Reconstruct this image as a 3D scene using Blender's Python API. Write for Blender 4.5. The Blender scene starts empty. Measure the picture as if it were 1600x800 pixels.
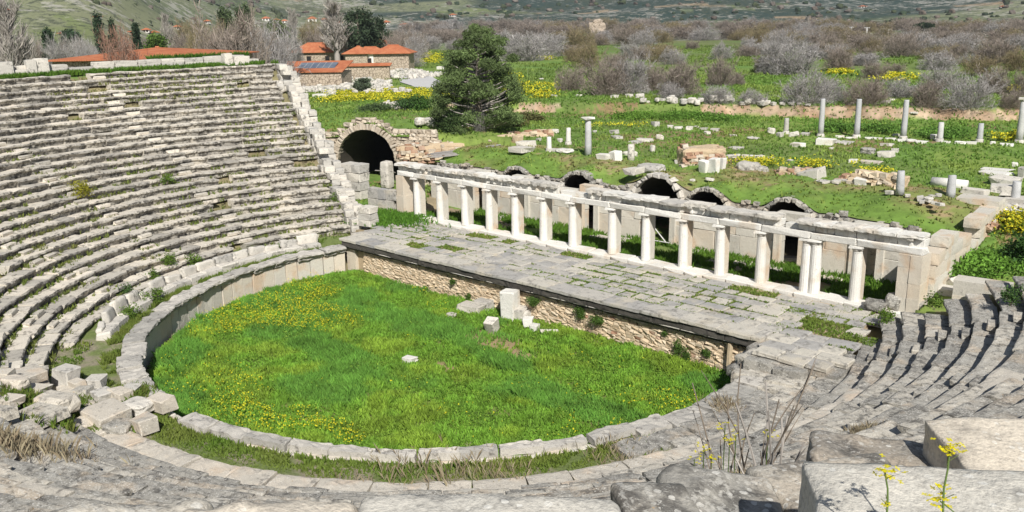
import bpy, bmesh, math, random
import numpy as np
from math import radians as R
random.seed(7)
rng = np.random.default_rng(11)
C = bpy.context.scene.collection
scn = bpy.context.scene

# ---------------------------------------------------------------- camera, sky, sun
FPX = 1390.0                                   # focal length for a 1600 px wide frame
PIT, ROL, TH = R(15.1313), R(-1.23417), R(-42.54127)
CAM = np.array([26.700, -25.781, 13.823])
ct, st = math.cos(TH), math.sin(TH)
def yaw(v): return np.array([v[0]*ct+v[1]*st, -v[0]*st+v[1]*ct, v[2]])
_c, _s = math.cos(ROL), math.sin(ROL)
_r0 = np.array([1., 0, 0]); _u0 = np.array([0, math.sin(PIT), math.cos(PIT)])
CR = yaw(_c*_r0+_s*_u0); CU = yaw(-_s*_r0+_c*_u0); CF = yaw(np.array([0, math.cos(PIT), -math.sin(PIT)]))
cam = bpy.data.cameras.new('camera'); camo = bpy.data.objects.new('camera', cam); C.objects.link(camo)
from mathutils import Matrix, Vector
camo.matrix_world = Matrix(((CR[0], CU[0], -CF[0], CAM[0]), (CR[1], CU[1], -CF[1], CAM[1]), (CR[2], CU[2], -CF[2], CAM[2]), (0, 0, 0, 1)))
cam.sensor_width = 36; cam.lens = 36*FPX/1600; cam.clip_end = 20000; cam.clip_start = 0.1
scn.camera = camo
SUN_EL = R(41); SUN_DIR = np.array([1.28, -1.0]); SUN_DIR /= np.linalg.norm(SUN_DIR)
world = bpy.data.worlds.new('World'); scn.world = world; world.use_nodes = True
wn = world.node_tree.nodes; wl = world.node_tree.links
sky = wn.new('ShaderNodeTexSky'); sky.sky_type = 'NISHITA'; sky.sun_disc = False
sky.sun_elevation = SUN_EL; sky.sun_rotation = math.atan2(SUN_DIR[0], SUN_DIR[1])
bg = wn['Background']; bg.inputs['Strength'].default_value = 0.055
wl.new(sky.outputs[0], bg.inputs[0])
sl = bpy.data.lights.new('sun', 'SUN'); sl.energy = 5.0; sl.angle = R(0.5); sl.color = (1, .965, .90)
so = bpy.data.objects.new('sun', sl); C.objects.link(so)
sdir = Vector((SUN_DIR[0]*math.cos(SUN_EL), SUN_DIR[1]*math.cos(SUN_EL), math.sin(SUN_EL)))
so.rotation_euler = sdir.to_track_quat('Z', 'Y').to_euler()
scn.view_settings.view_transform = 'Standard'; scn.view_settings.look = 'None'
scn.view_settings.exposure = 0.36; scn.view_settings.gamma = 1
scn.cycles.max_bounces = 5; scn.cycles.diffuse_bounces = 3

# ---------------------------------------------------------------- helpers
def _h(i, j, k, s):
    n = (i*374761393 + j*668265263 + k*2147483647 + s*1274126177) & 0xFFFFFFFF
    n = ((n ^ (n >> 13))*1274126177) & 0xFFFFFFFF
    n = n ^ (n >> 16)
    return (n & 0xFFFF)/65535.0
def vn(x, y, z=0.0, s=0):
    x, y, z = np.broadcast_arrays(np.asarray(x, float), np.asarray(y, float), np.asarray(z, float))
    i, j, k = np.floor(x).astype(np.int64), np.floor(y).astype(np.int64), np.floor(z).astype(np.int64)
    f, g, h = x-i, y-j, z-k
    f, g, h = f*f*(3-2*f), g*g*(3-2*g), h*h*(3-2*h)
    def L(a, b, t): return a+(b-a)*t
    return L(L(L(_h(i, j, k, s), _h(i+1, j, k, s), f), L(_h(i, j+1, k, s), _h(i+1, j+1, k, s), f), g),
             L(L(_h(i, j, k+1, s), _h(i+1, j, k+1, s), f), L(_h(i, j+1, k+1, s), _h(i+1, j+1, k+1, s), f), g), h)
def fbm(x, y, z=0.0, s=0, o=4):
    a, t, v = 1.0, 0.0, 0.0
    for q in range(o):
        v = v+a*vn(np.asarray(x)*2**q, np.asarray(y)*2**q, np.asarray(z)*2**q, s+q*17); t += a; a *= .5
    return v/t
def ss(a, b, x):
    t = np.clip((x-a)/(b-a), 0, 1); return t*t*(3-2*t)

class MB:
    """collects pieces, builds ONE mesh"""
    def __init__(s): s.v = []; s.f = []; s.n = 0; s.t = []; s.m = []; s.c = []
    def add(s, v, f, tint=0.0, mi=0, col=None):
        v = np.asarray(v, float); s.v.append(v)
        if isinstance(f, np.ndarray): s.f.append(f+s.n); k = len(f)
        else:
            by = {}
            for p in f: by.setdefault(len(p), []).append(p)
            s.f += [np.array(p, int)+s.n for p in by.values()]; k = len(f)
        s.m.append(np.full(k, mi)); s.t.append(np.full(len(v), tint) if np.isscalar(tint) else tint)
        if col is not None: s.c.append(np.broadcast_to(col, (len(v), 3)))
        s.n += len(v); return s
    def mesh(s, name, mats, smooth=False):
        me = bpy.data.meshes.new(name)
        v = np.concatenate(s.v); fl = [a for a in s.f if len(a)]
        sizes = np.concatenate([np.full(len(a), a.shape[1]) for a in fl]); loops = np.concatenate([a.ravel() for a in fl])
        me.vertices.add(len(v)); me.vertices.foreach_set('co', v.ravel())
        me.loops.add(len(loops)); me.loops.foreach_set('vertex_index', loops.astype(np.int32))
        me.polygons.add(len(sizes)); me.polygons.foreach_set('loop_start', (np.cumsum(sizes)-sizes).astype(np.int32))
        me.polygons.foreach_set('loop_total', sizes.astype(np.int32))
        if not isinstance(mats, (list, tuple)): mats = [mats]
        for m in mats: me.materials.append(m)
        me.polygons.foreach_set('material_index', np.concatenate(s.m).astype(np.int32))
        me.polygons.foreach_set('use_smooth', np.full(len(sizes), smooth))
        a = me.attributes.new('tint', 'FLOAT', 'POINT'); a.data.foreach_set('value', np.concatenate(s.t).astype(np.float32))
        if s.c:
            c = np.concatenate(s.c); c4 = np.ones((len(c), 4), np.float32); c4[:, :3] = c
            a = me.attributes.new('col', 'FLOAT_COLOR', 'POINT'); a.data.foreach_set('color', c4.ravel())
        me.update(calc_edges=True); me.validate()
        return me
    def build(s, name, mats, parent=None, smooth=False, loc=(0, 0, 0)):
        return obj(name, s.mesh(name, mats, smooth), parent, loc)
def obj(name, me, parent=None, loc=(0, 0, 0), rot=(0, 0, 0), sc=(1, 1, 1)):
    o = bpy.data.objects.new(name, me); C.objects.link(o)
    o.location = loc; o.rotation_euler = rot; o.scale = sc
    if parent is not None: o.parent = parent
    return o
def tag(o, label=None, cat=None, group=None, kind=None):
    if label: o['label'] = label
    if cat: o['category'] = cat
    if group: o['group'] = group
    if kind: o['kind'] = kind
    return o
def thing(name, label, cat, loc=(0, 0, 0), rz=0, group=None):
    o = obj(name, None, None, loc, (0, 0, rz)); o.empty_display_size = .2
    return tag(o, label, cat, group)
def copy_tree(o, parent=None):
    c = o.copy(); C.objects.link(c)
    if parent is not None: c.parent = parent
    for ch in list(o.children): copy_tree(ch, c)
    return c

BOXF = np.array([[0, 3, 2, 1], [4, 5, 6, 7], [0, 1, 5, 4], [1, 2, 6, 5], [2, 3, 7, 6], [3, 0, 4, 7]])
def box(x0, x1, y0, y1, z0, z1):
    return np.array([[x0, y0, z0], [x1, y0, z0], [x1, y1, z0], [x0, y1, z0], [x0, y0, z1], [x1, y0, z1], [x1, y1, z1], [x0, y1, z1]], float), BOXF
def chip(dx, dy, dz, b=.04, j=.02, seed=0):
    """bevelled, knocked-about stone block, base at z=0"""
    bm = bmesh.new(); bmesh.ops.create_cube(bm, size=1)
    for v in bm.verts: v.co = Vector((v.co.x*dx, v.co.y*dy, (v.co.z+.5)*dz))
    bmesh.ops.bevel(bm, geom=list(bm.edges), offset=min(b, .3*min(dx, dy, dz)), segments=1, affect='EDGES', profile=.5)
    rr = random.Random(seed)
    V = np.array([v.co for v in bm.verts]); bm.verts.index_update()
    # corner-wise jitter so that faces tilt, plus a little per vertex
    cs = {}
    for q in range(len(V)):
        key = (V[q, 0] > 0, V[q, 1] > 0, V[q, 2] > dz/2)
        if key not in cs: cs[key] = [rr.gauss(0, j*1.6) for _ in range(3)]
        V[q] += np.array(cs[key])*[1, 1, .7] + [rr.gauss(0, j*.5) for _ in range(3)]
    F = [tuple(v.index for v in f.verts) for f in bm.faces]; bm.free()
    return V, F
def boulder(dx, dy, dz, n=6, rnd=.35, rough=.05, seed=0, fq=2.2):
    """denser worn block with rounded edges, base at z=0"""
    g = np.linspace(-1, 1, n+1); V = []; F = []; idx = {}
    def vid(p):
        k = tuple(np.round(p, 4))
        if k not in idx: idx[k] = len(V); V.append(p)
        return idx[k]
    for ax in range(3):
        for sg in (-1, 1):
            for a in range(n):
                for b in range(n):
                    q = []
                    for (u, w) in ((a, b), (a+1, b), (a+1, b+1), (a, b+1)):
                        p = np.zeros(3); p[ax] = sg; p[(ax+1) % 3] = g[u]; p[(ax+2) % 3] = g[w]; q.append(vid(p))
                    F.append(q if sg > 0 else q[::-1])
    V = np.array(V); D = np.array([dx, dy, dz])/2
    rad = rnd*D.min(); P = V*D; Q = np.clip(P, -D+rad, D-rad); d = P-Q; L = np.linalg.norm(d, axis=1, keepdims=True); L[L == 0] = 1
    P = Q+d/L*rad
    nn = P/np.maximum(np.linalg.norm(P, axis=1, keepdims=True), 1e-6)
    for ax in range(3):
        P[:, ax] += rough*2.2*(fbm(P[:, 0]*fq+seed*3.1, P[:, 1]*fq+ax*9.7, P[:, 2]*fq, seed+ax*31, 4)-.5)*2*.6
    P += nn*(rough*(vn(P[:, 0]*9+seed, P[:, 1]*9, P[:, 2]*9, seed+5)-.5))[:, None]
    P[:, 2] += dz/2
    return P, np.array(F)
def rotz(V, a):
    c, s = math.cos(a), math.sin(a); V = np.asarray(V); o = V.copy()
    o[:, 0] = V[:, 0]*c-V[:, 1]*s; o[:, 1] = V[:, 0]*s+V[:, 1]*c; return o
def lathe(prof, n=16, flute=0.0, cap=True):
    V = []; F = []
    for (r, z) in prof:
        for k in range(n):
            a = 2*math.pi*k/n; rr = r*(1-(flute if k % 2 else 0)); V.append((rr*math.cos(a), rr*math.sin(a), z))
    for i in range(len(prof)-1):
        for k in range(n):
            F.append((i*n+k, i*n+(k+1) % n, (i+1)*n+(k+1) % n, (i+1)*n+k))
    if cap: F.append(tuple(range(n))[::-1]); F.append(tuple((len(prof)-1)*n+k for k in range(n)))
    return np.array(V), F
def tube(P, rad, n=5):
    P = np.asarray(P, float); V = []; F = []
    rad = np.broadcast_to(rad, (len(P),))
    for i in range(len(P)):
        t = P[min(i+1, len(P)-1)]-P[max(i-1, 0)]; t = t/(np.linalg.norm(t)+1e-9)
        u = np.cross(t, [0, 0, 1.]) if abs(t[2]) < .95 else np.cross(t, [1., 0, 0]); u /= np.linalg.norm(u); w = np.cross(t, u)
        for k in range(n):
            a = 2*math.pi*k/n; V.append(P[i]+rad[i]*(u*math.cos(a)+w*math.sin(a)))
    for i in range(len(P)-1):
        for k in range(n): F.append((i*n+k, i*n+(k+1) % n, (i+1)*n+(k+1) % n, (i+1)*n+k))
    return np.array(V), np.array(F)

# ---------------------------------------------------------------- the lie of the land
PC = np.array([-24.75, 15.0]); PD = np.array([.903, .43]); PN = np.array([-.43, .903])   # vaulted passage: centre, along the face, into the mound
def pass_uv(x, y): return (x-PC[0])*PD[0]+(y-PC[1])*PD[1], (x-PC[0])*PN[0]+(y-PC[1])*PN[1]
def mound(x, y):
    d = np.hypot((x+29)/13.0, (y-22)/9.5)
    return 1.55*(1-ss(.35, 1.25, d))
def gh(x, y, cut=True):
    x = np.asarray(x, float); y = np.asarray(y, float)
    r = np.hypot(x, y); az = np.degrees(np.arctan2(y, x)) % 360
    n1 = fbm(x/9., y/9., 0, 3, 3)-.5; n2 = fbm(x/2.2, y/2.2, 0, 9, 2)-.5
    t = y-(49.5+.42*x)+n1*3.0+n2*1.2
    z = 4.9+.95*ss(0, 1.5, t)*ss(-60, -28, x)+.25*n1*ss(20, 60, r)+.1*n2
    z = z+mound(x, y)
    z = z-.6*ss(-60, -90, x)
    d = r; a2 = np.degrees(np.arctan2(x-26.7, y+25.8))          # bearing from the viewer, 0 = +Y
    left = ss(-55, -68, a2)
    z = z+ss(150, 520, d)*(-1.5)
    hn = fbm(x/420., y/420., 0, 40, 5); hn2 = fbm(x/130., y/130., 0, 60, 4)
    start = 640-330*left
    h = ss(start, start+2600-900*left, d)
    z = z+h*(150+330*hn+40*hn2)+ss(start-50, start+260, d)*(5+16*hn2+14*left)
    # outside the right hand wall
    ro = 2.5+ss(9, 26, y)*2.4
    z = np.where((x > 15.5) & (y > 4) & (r < 60), np.minimum(z, ro+ss(30, 50, r)*4+n2*.15), z)
    z = np.where((x > -17.2) & (x < 16.1) & (y > 4.35) & (y < 20.3), 1.72+n2*.08, z)
    if cut:
        u, v = pass_uv(x, y)
        par = (x > -36) & (x < -15.5) & (y > 3) & (v < .25) & (u < 9) & (u > -6)
        z = np.where(par, 2.15+n2*.15, z)
        z = np.where((np.abs(u) < 3.0) & (v > -.1) & (v < 9.7), 2.1, z)
    # the bowl
    inb = (az > 158.4) | (az < 27.5)
    near = ss(262, 285, az)+((az < 40)*1.0)
    slope = 1.5+np.maximum(r-16.25, 0)*.5-.32
    back = 10.2+1.7*near
    zb = np.where(r < 34.8, slope, np.maximum(back-np.maximum(r-(37+4*near), 0)*.55, z))
    zb = np.where((r >= 34.8) & (r < 37), np.minimum(back+.35*(1-near), slope), zb)
    zb = np.where(r < 15.8, 1.0, zb)
    z = np.where(inb, zb, z)
    z = np.where(r < 14.0, np.where(y < 4.5, -.4, z), z)
    return z
def ray(px, py):
    a = (px-800)/FPX; b = -(py-400)/FPX
    d = CF+CR*a+CU*b; return d/np.linalg.norm(d)
def at(px, py, z):
    d = ray(px, py); return CAM+d*((z-CAM[2])/d[2])
def land(px, py, tmin=34.0, tmax=5000.0):
    """the point of the ground seen along this ray"""
    d = ray(px, py); t = np.exp(np.linspace(math.log(tmin), math.log(tmax), 2500))
    P = CAM+d*t[:, None]; h = gh(P[:, 0], P[:, 1])
    k = np.argmax(P[:, 2] < h)
    return np.array([P[k, 0], P[k, 1], h[k]])
def dist(p): return float(np.dot(np.asarray(p)-CAM, CF))
def mpp(p): return dist(p)/FPX                                   # metres per photo pixel there
def proj(P):
    q = np.atleast_2d(P)-CAM; dep = q@CF
    return 800+FPX*(q@CR)/dep, 400-FPX*(q@CU)/dep, dep

# ---------------------------------------------------------------- materials
def mat(name, build, rough=.9):
    m = bpy.data.materials.new(name); m.use_nodes = True
    nt = m.node_tree; b = nt.nodes['Principled BSDF']; b.inputs['Roughness'].default_value = rough
    b.inputs['Specular IOR Level'].default_value = .25
    class N:
        def __init__(s): s.nt = nt; s.b = b; s.x = 0
        def new(s, t, **k):
            n = nt.nodes.new(t)
            for a, v in k.items(): setattr(n, a, v)
            return n
        def link(s, a, c): nt.links.new(a, c)
        def pos(s): return s.new('ShaderNodeNewGeometry').outputs['Position']
        def noise(s, sc, det=4, rgh=.55, vec=None, dist=0.0, off=None):
            n = s.new('ShaderNodeTexNoise'); n.inputs['Scale'].default_value = sc; n.inputs['Detail'].default_value = det
            n.inputs['Roughness'].default_value = rgh; n.inputs['Distortion'].default_value = dist
            v = vec if vec is not None else s.pos()
            if off is not None:
                a = s.new('ShaderNodeVectorMath', operation='ADD'); s.link(v, a.inputs[0]); a.inputs[1].default_value = off; v = a.outputs[0]
            s.link(v, n.inputs['Vector']); return n.outputs['Fac']
        def ramp(s, fac, stops, interp='LINEAR'):
            n = s.new('ShaderNodeValToRGB'); e = n.color_ramp.elements; n.color_ramp.interpolation = interp
            while len(e) < len(stops): e.new(.5)
            for q, (p, c) in zip(e, stops): q.position = p; q.color = (*c, 1) if len(c) == 3 else c
            s.link(fac, n.inputs[0]); return n.outputs[0]
        def step(s, fac, a, c):
            n = s.new('ShaderNodeMapRange'); n.interpolation_type = 'SMOOTHSTEP'
            n.inputs[1].default_value = a; n.inputs[2].default_value = c; s.link(fac, n.inputs[0]); return n.outputs[0]
        def math(s, op, a, c):
            n = s.new('ShaderNodeMath', operation=op)
            for i, q in enumerate((a, c)):
                if isinstance(q, (int, float)): n.inputs[i].default_value = q
                else: s.link(q, n.inputs[i])
            return n.outputs[0]
        def mix(s, f, a, c, blend='MIX'):
            n = s.new('ShaderNodeMix', data_type='RGBA', blend_type=blend)
            for i, q in ((0, f), (6, a), (7, c)):
                if isinstance(q, (int, float)): n.inputs[i].default_value = q
                elif isinstance(q, tuple): n.inputs[i].default_value = (*q, 1)
                else: s.link(q, n.inputs[i])
            return n.outputs[2]
        def rand(s):
            o = s.new('ShaderNodeObjectInfo').outputs['Random']; a = s.new('ShaderNodeAttribute', attribute_name='tint').outputs['Fac']
            return s.math('FRACT', s.math('ADD', o, a), 0)
        def attr(s, nm): return s.new('ShaderNodeAttribute', attribute_name=nm).outputs['Color']
        def bump(s, h, st=.4, d=.02):
            n = s.new('ShaderNodeBump'); n.inputs['Strength'].default_value = st; n.inputs['Distance'].default_value = d
            s.link(h, n.inputs['Height']); s.link(n.outputs[0], b.inputs['Normal'])
        def out(s, c): s.link(c, b.inputs['Base Color'])
        def vor(s, sc, feat='F1', vec=None):
            n = s.new('ShaderNodeTexVoronoi'); n.feature = feat; n.inputs['Scale'].default_value = sc
            s.link(vec if vec is not None else s.pos(), n.inputs['Vector']); return n
    build(N()); return m

def stone_mat(name, c0, c1, c2, dark, dark_at=.60, spots=0.0, spotc=(.62, .6, .55), warm=None, fine=1.0, rnd=.75):
    def f(n):
        rd = n.rand()
        base = n.ramp(rd, [(0, c0), (.45, c1), (1, c2)])
        big = n.noise(1.1, 5, .6); med = n.noise(5.5, 6, .65, off=(3.3, 8.1, 41.7)); fin = n.noise(38*fine, 4, .7)
        c = n.mix(n.math('MULTIPLY', n.step(big, .35, .7), max(0, 1-rnd+.15)), base, c1)
        if warm: c = n.mix(n.math('MULTIPLY', n.step(n.noise(.9, 3, .5, off=(31, 7, 3)), .52, .68), .7), c, warm)
        dk = n.step(n.math('ADD', n.math('MULTIPLY', med, .62), n.math('MULTIPLY', n.noise(1.7, 4, .6, off=(25, 57, 19)), .42)), dark_at-.06, dark_at+.08)
        c = n.mix(n.math('MULTIPLY', dk, .85), c, dark)
        c = n.mix(1.0, c, n.ramp(fin, [(.25, (.62, .61, .6)), (.5, (1, 1, 1)), (.75, (1.2, 1.19, 1.17))]), 'MULTIPLY')
        if spots > .6:
            lic = n.math('ADD', n.math('MULTIPLY', n.noise(24, 5, .75, off=(4, 44, 2)), .62), n.math('MULTIPLY', n.noise(3.1, 3, .6, off=(14, 4, 22)), .38))
            c = n.mix(n.math('MULTIPLY', n.step(lic, .525, .57), .45), c, (.58, .56, .51))
            c = n.mix(n.math('MULTIPLY', n.step(n.noise(11, 6, .75, off=(54, 14, 12)), .56, .62), .6), c, (.12, .115, .105))
        if spots:
            v = n.vor(13.0); w = n.noise(2.6, 3, .6, off=(9, 2, 71))
            sp = n.math('MULTIPLY', n.math('LESS_THAN', n.math('ADD', v.outputs['Distance'], n.math('MULTIPLY', n.noise(50, 2), .25)), .36), n.step(w, .48-spots*.2, .62))
            c = n.mix(n.math('MULTIPLY', sp, .75), c, spotc)
            v2 = n.vor(5.0); sp2 = n.math('MULTIPLY', n.math('LESS_THAN', n.math('ADD', v2.outputs['Distance'], n.math('MULTIPLY', n.noise(30, 3), .3)), .26), n.step(n.noise(1.3, 2, .5, off=(3, 3, 3)), .56, .6))
            c = n.mix(n.math('MULTIPLY', sp2, .5), c, (.42, .25, .09))
        n.out(c); n.bump(n.math('ADD', n.math('MULTIPLY', med, 1.0), n.math('MULTIPLY', fin, .35)), .55, .05)
    return mat(name, f)
M = {}
M['seat'] = stone_mat('grey seat marble', (.38, .355, .31), (.53, .49, .42), (.64, .58, .49), (.085, .075, .062), .59, rnd=1.0)
M['riser'] = stone_mat('dark patched marble face', (.30, .28, .25), (.44, .41, .36), (.58, .535, .455), (.05, .046, .041), .525)  # front faces: darker base and more dark patches than the seat tops
M['seat2'] = stone_mat('pale seat marble', (.54, .50, .43), (.65, .60, .51), (.72, .65, .55), (.11, .10, .086), .605)
M['cap'] = stone_mat('grey capping marble', (.30, .29, .265), (.40, .38, .345), (.50, .47, .42), (.11, .10, .09), .60)
M['step'] = stone_mat('step marble', (.52, .50, .46), (.62, .58, .52), (.66, .62, .55), (.16, .15, .13), .66)
M['near'] = stone_mat('grey lichened stone', (.22, .21, .19), (.335, .318, .282), (.50, .46, .39), (.085, .08, .073), .56, 1.0, (.62, .60, .55), (.42, .35, .27), rnd=1.05)
M['pale'] = stone_mat('pale worn stone', (.42, .39, .34), (.50, .46, .395), (.55, .49, .41), (.19, .175, .155), .605, .5, (.68, .66, .6), (.56, .45, .34))
M['slab'] = stone_mat('pale smooth slab', (.50, .475, .42), (.56, .53, .465), (.60, .56, .485), (.25, .24, .22), .575, .3, (.70, .68, .62), (.55, .46, .36))
M['beige'] = stone_mat('beige slab', (.52, .45, .36), (.57, .50, .40), (.61, .55, .46), (.28, .25, .21), .60, .3, (.70, .66, .58))
M['marble'] = stone_mat('white marble', (.60, .58, .535), (.68, .66, .61), (.73, .71, .665), (.25, .235, .21), .66, warm=(.60, .52, .42), rnd=.9)
M['block'] = stone_mat('weathered block', (.40, .385, .355), (.53, .50, .45), (.63, .59, .52), (.13, .125, .115), .60)
M['grey'] = stone_mat('grey paving marble', (.31, .305, .30), (.42, .40, .365), (.53, .495, .425), (.17, .16, .145), .585, warm=(.50, .45, .36), rnd=.95)
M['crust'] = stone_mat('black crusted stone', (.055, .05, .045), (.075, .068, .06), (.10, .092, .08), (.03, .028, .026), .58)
M['wallblock'] = stone_mat('stage wall marble', (.50, .47, .41), (.58, .55, .48), (.60, .51, .40), (.26, .24, .21), .66, warm=(.55, .40, .27))
M['rubble'] = stone_mat('tan rubble', (.50, .39, .265), (.58, .46, .32), (.62, .52, .39), (.30, .24, .17), .68)
M['brick'] = stone_mat('reddish rubble', (.30, .17, .11), (.40, .25, .17), (.47, .36, .27), (.14, .10, .075), .62)
M['mortar'] = stone_mat('earth mortar', (.44, .34, .225), (.49, .385, .26), (.52, .41, .285), (.24, .18, .12), .64)
M['vous'] = stone_mat('arch stone', (.40, .34, .27), (.47, .40, .31), (.54, .48, .40), (.17, .15, .12), .62)
M['vault_shade'] = stone_mat('dark vault lining', (.05, .043, .036), (.065, .055, .045), (.08, .068, .055), (.03, .027, .024), .6)  # shade inside vaults and passage put into a near black stone colour
M['shaft'] = stone_mat('blue grey column', (.40, .405, .415), (.46, .46, .46), (.54, .53, .51), (.26, .26, .26), .66)
def colmat(name, rough=.85, trans=0.0, fine=None, bumpy=None):
    def f(n):
        c = n.attr('col')
        if fine: c = n.mix(1.0, c, n.ramp(n.noise(fine, 4, .7), [(.2, (.55, .55, .55)), (.5, (1, 1, 1)), (.8, (1.35, 1.35, 1.3))]), 'MULTIPLY')
        n.out(c)
        if bumpy: n.bump(n.noise(bumpy, 5, .7), .6, .08)
        if trans:
            t = n.new('ShaderNodeBsdfTranslucent'); n.link(c, t.inputs[0]); mx = n.new('ShaderNodeMixShader'); mx.inputs[0].default_value = trans
            n.link(n.b.outputs[0], mx.inputs[1]); n.link(t.outputs[0], mx.inputs[2]); n.link(mx.outputs[0], n.nt.nodes['Material Output'].inputs[0])
    return mat(name, f, rough)
M['ground'] = colmat('ground', .95, 0, 1.7, 3.0)
M['lawn'] = colmat('lawn soil', .95, 0, 9.0, 9.0)
def hillmat(n):
    c = n.attr('col'); a = n.noise(.13, 6, .75); b2 = n.noise(.24, 5, .75, off=(40, 3, 9)); c2 = n.noise(.012, 4, .6)
    c = n.mix(n.math('MULTIPLY', n.step(n.math('ADD', n.math('MULTIPLY', b2, .7), n.math('MULTIPLY', c2, .3)), .485, .535), .8), c, (.05, .06, .036))
    c = n.mix(n.math('MULTIPLY', n.step(n.math('ADD', n.math('MULTIPLY', a, .65), n.math('MULTIPLY', n.noise(.008, 4, .6, off=(7, 7, 7)), .35)), .525, .575), .65), c, (.38, .36, .32))
    n.out(c)
M['hills'] = mat('hill scrub', hillmat, .95)
M['grass'] = colmat('grass blades', .7, .3)
M['leaf'] = colmat('leaves', .75, .2)
M['twig'] = colmat('twigs', .9)
def flat(name, c, rough=.8, var=.25, sc=6.0):
    return mat(name, lambda n: n.out(n.mix(1.0, tuple(c), n.ramp(n.noise(sc, 4, .6), [(.25, (1-var,)*3), (.75, (1+var,)*3)]), 'MULTIPLY')), rough)
M['bark'] = flat('bark', (.20, .165, .13)); M['palebark'] = flat('pale bark', (.34, .31, .28))
M['white'] = flat('whitewash', (.72, .70, .66), .9, .1); M['wood'] = flat('old wood', (.17, .12, .08)); M['post'] = flat('pale timber', (.46, .37, .25))
M['plank'] = flat('grey weathered plank', (.30, .28, .26)); M['iron'] = flat('dark iron', (.06, .055, .05), .6)
M['path'] = flat('pale gravel path', (.50, .49, .48), .95, .12, 3.0)
M['pole'] = flat('concrete pole', (.55, .54, .52)); M['dark'] = flat('dark opening', (.02, .02, .02))
def tiles(n):
    p = n.pos(); w = n.new('ShaderNodeTexWave'); w.inputs['Scale'].default_value = 1.6; w.inputs['Distortion'].default_value = .6; n.link(p, w.inputs['Vector'])
    c = n.ramp(n.noise(.9, 5, .7), [(.25, (.34, .105, .05)), (.5, (.44, .15, .07)), (.8, (.52, .24, .12))])
    n.out(n.mix(.35, c, n.ramp(w.outputs['Fac'], [(0, (.55, .5, .5)), (1, (1.1, 1.1, 1.1))]), 'MULTIPLY')); n.bump(w.outputs['Fac'], .4, .05)
M['tiles'] = mat('clay roof tiles', tiles)
def rubwall(n):
    v = n.vor(2.4, 'DISTANCE_TO_EDGE'); k = n.vor(2.4)
    c = n.mix(.55, n.ramp(n.math('FRACT', k.outputs['Color'], 0) if False else n.noise(3.1, 3, .6), [(.3, (.34, .27, .2)), (.7, (.52, .44, .35))]), (.46, .38, .30))
    n.out(n.mix(n.step(v.outputs['Distance'], .02, .09), (.2, .16, .12), c)); n.bump(n.step(v.outputs['Distance'], 0, .1), .6, .06)
M['stonewall'] = mat('coursed rubble wall', rubwall)
def solar(n): n.out(n.mix(n.step(n.noise(.6, 2), .4, .6), (.10, .12, .16), (.14, .165, .20)))
M['solar'] = mat('solar glass', solar, .35)

# ---------------------------------------------------------------- ground sheet
def lerp3(a, b, t): return np.asarray(a)*(1-t[:, None])+np.asarray(b)*t[:, None]
def gcol(x, y, z):
    x = x.ravel(); y = y.ravel(); z = z.ravel(); r = np.hypot(x, y); d = np.hypot(x-CAM[0], y-CAM[1])
    n1 = fbm(x/6, y/6, 0, 21, 4); n2 = fbm(x/1.3, y/1.3, 0, 22, 3); n3 = fbm(x/22, y/22, 0, 23, 3)
    c = lerp3((.125, .22, .042), (.19, .26, .055), ss(.35, .65, n1))
    c = lerp3(np.array([.14, .19, .05]), c, ss(.3, .52, n3))*(.8+.4*n2)[:, None]
    # dry turf and bare soil
    c = np.where((ss(.56, .72, fbm(x/3.5, y/3.5, 0, 31, 4))*ss(140, 60, d) > rng.random(len(x)))[:, None], np.array([.23, .17, .085])*(.8+.4*n2)[:, None], c)
    # yellow flower drifts
    yf = ss(.66, .74, fbm(x/7.5, y/4.5, 0, 77, 4))*ss(23, 27, r)*ss(260, 120, d)
    # the eroded bank
    t = y-(49.5+.42*x)+(fbm(x/9., y/9., 0, 3, 3)-.5)*3.0+(fbm(x/2.2, y/2.2, 0, 9, 2)-.5)*1.2
    bk = ((t > .15) & (t < 1.35) & (x > -42) & (fbm(x/4, y/6, 0, 51, 3) > .46))
    c = np.where(bk[:, None], lerp3((.30, .18, .105), (.50, .40, .29), fbm(x/.9, y/.9, 0, 53, 3))*(.6+.7*fbm(x/.5, z*3, 0, 54, 2))[:, None], c)
    # bowl fill: trodden earth
    az = np.degrees(np.arctan2(y, x)) % 360; bowl = (r < 34.8) & ((az > 158) | (az < 28))
    c = np.where(bowl[:, None], lerp3((.25, .2, .13), (.17, .17, .07), n1)*(.7+.6*n2)[:, None], c)
    pit = (x > -17.2) & (x < 16.1) & (y > 4.35) & (y < 20.3)
    c = np.where((pit & (n1 < .42))[:, None], np.array([.27, .22, .14]), c)
    # scrub floor of the plain, further off
    f = ss(150, 420, d); c = lerp3(c, lerp3((.15, .145, .07), (.10, .15, .04), ss(.4, .6, fbm(x/45, y/45, 0, 88, 3))), f)
    # hills
    a2 = np.degrees(np.arctan2(x-26.7, y+25.8)); left = ss(-55, -66, a2); h = ss(560-250*left, 760-330*left, d)
    hn = fbm(x/170, y/170, z/60, 71, 5); rn = fbm(x/30, y/30, z/14, 72, 4); sp = rng.random(len(x))
    hc = lerp3((.115, .145, .07), (.195, .205, .115), ss(.35, .7, hn))
    fo = ss(.47, .50, fbm(x/520, y/520, 0, 90, 4)+.10*ss(900, 1400, d)-.16*left)*(1-.0*left)
    hc = lerp3(hc, (.022, .045, .036), fo*(rn+.3*hn > .42))
    fld = (fbm(x/95, y/40, 0, 93, 2) > .70) & (d < 1500); hc = np.where(fld[:, None], lerp3((.16, .19, .075), (.33, .24, .15), (fbm(x/160, y/160, 0, 94, 2) > .53)*1.), hc)
    c = lerp3(c, hc, h)
    return c
bear = -42.54
aa = np.concatenate([np.linspace(-75, -37, 24)[:-1], np.arange(-37, 37, .13), np.linspace(37, 75, 24)])+bear
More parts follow.
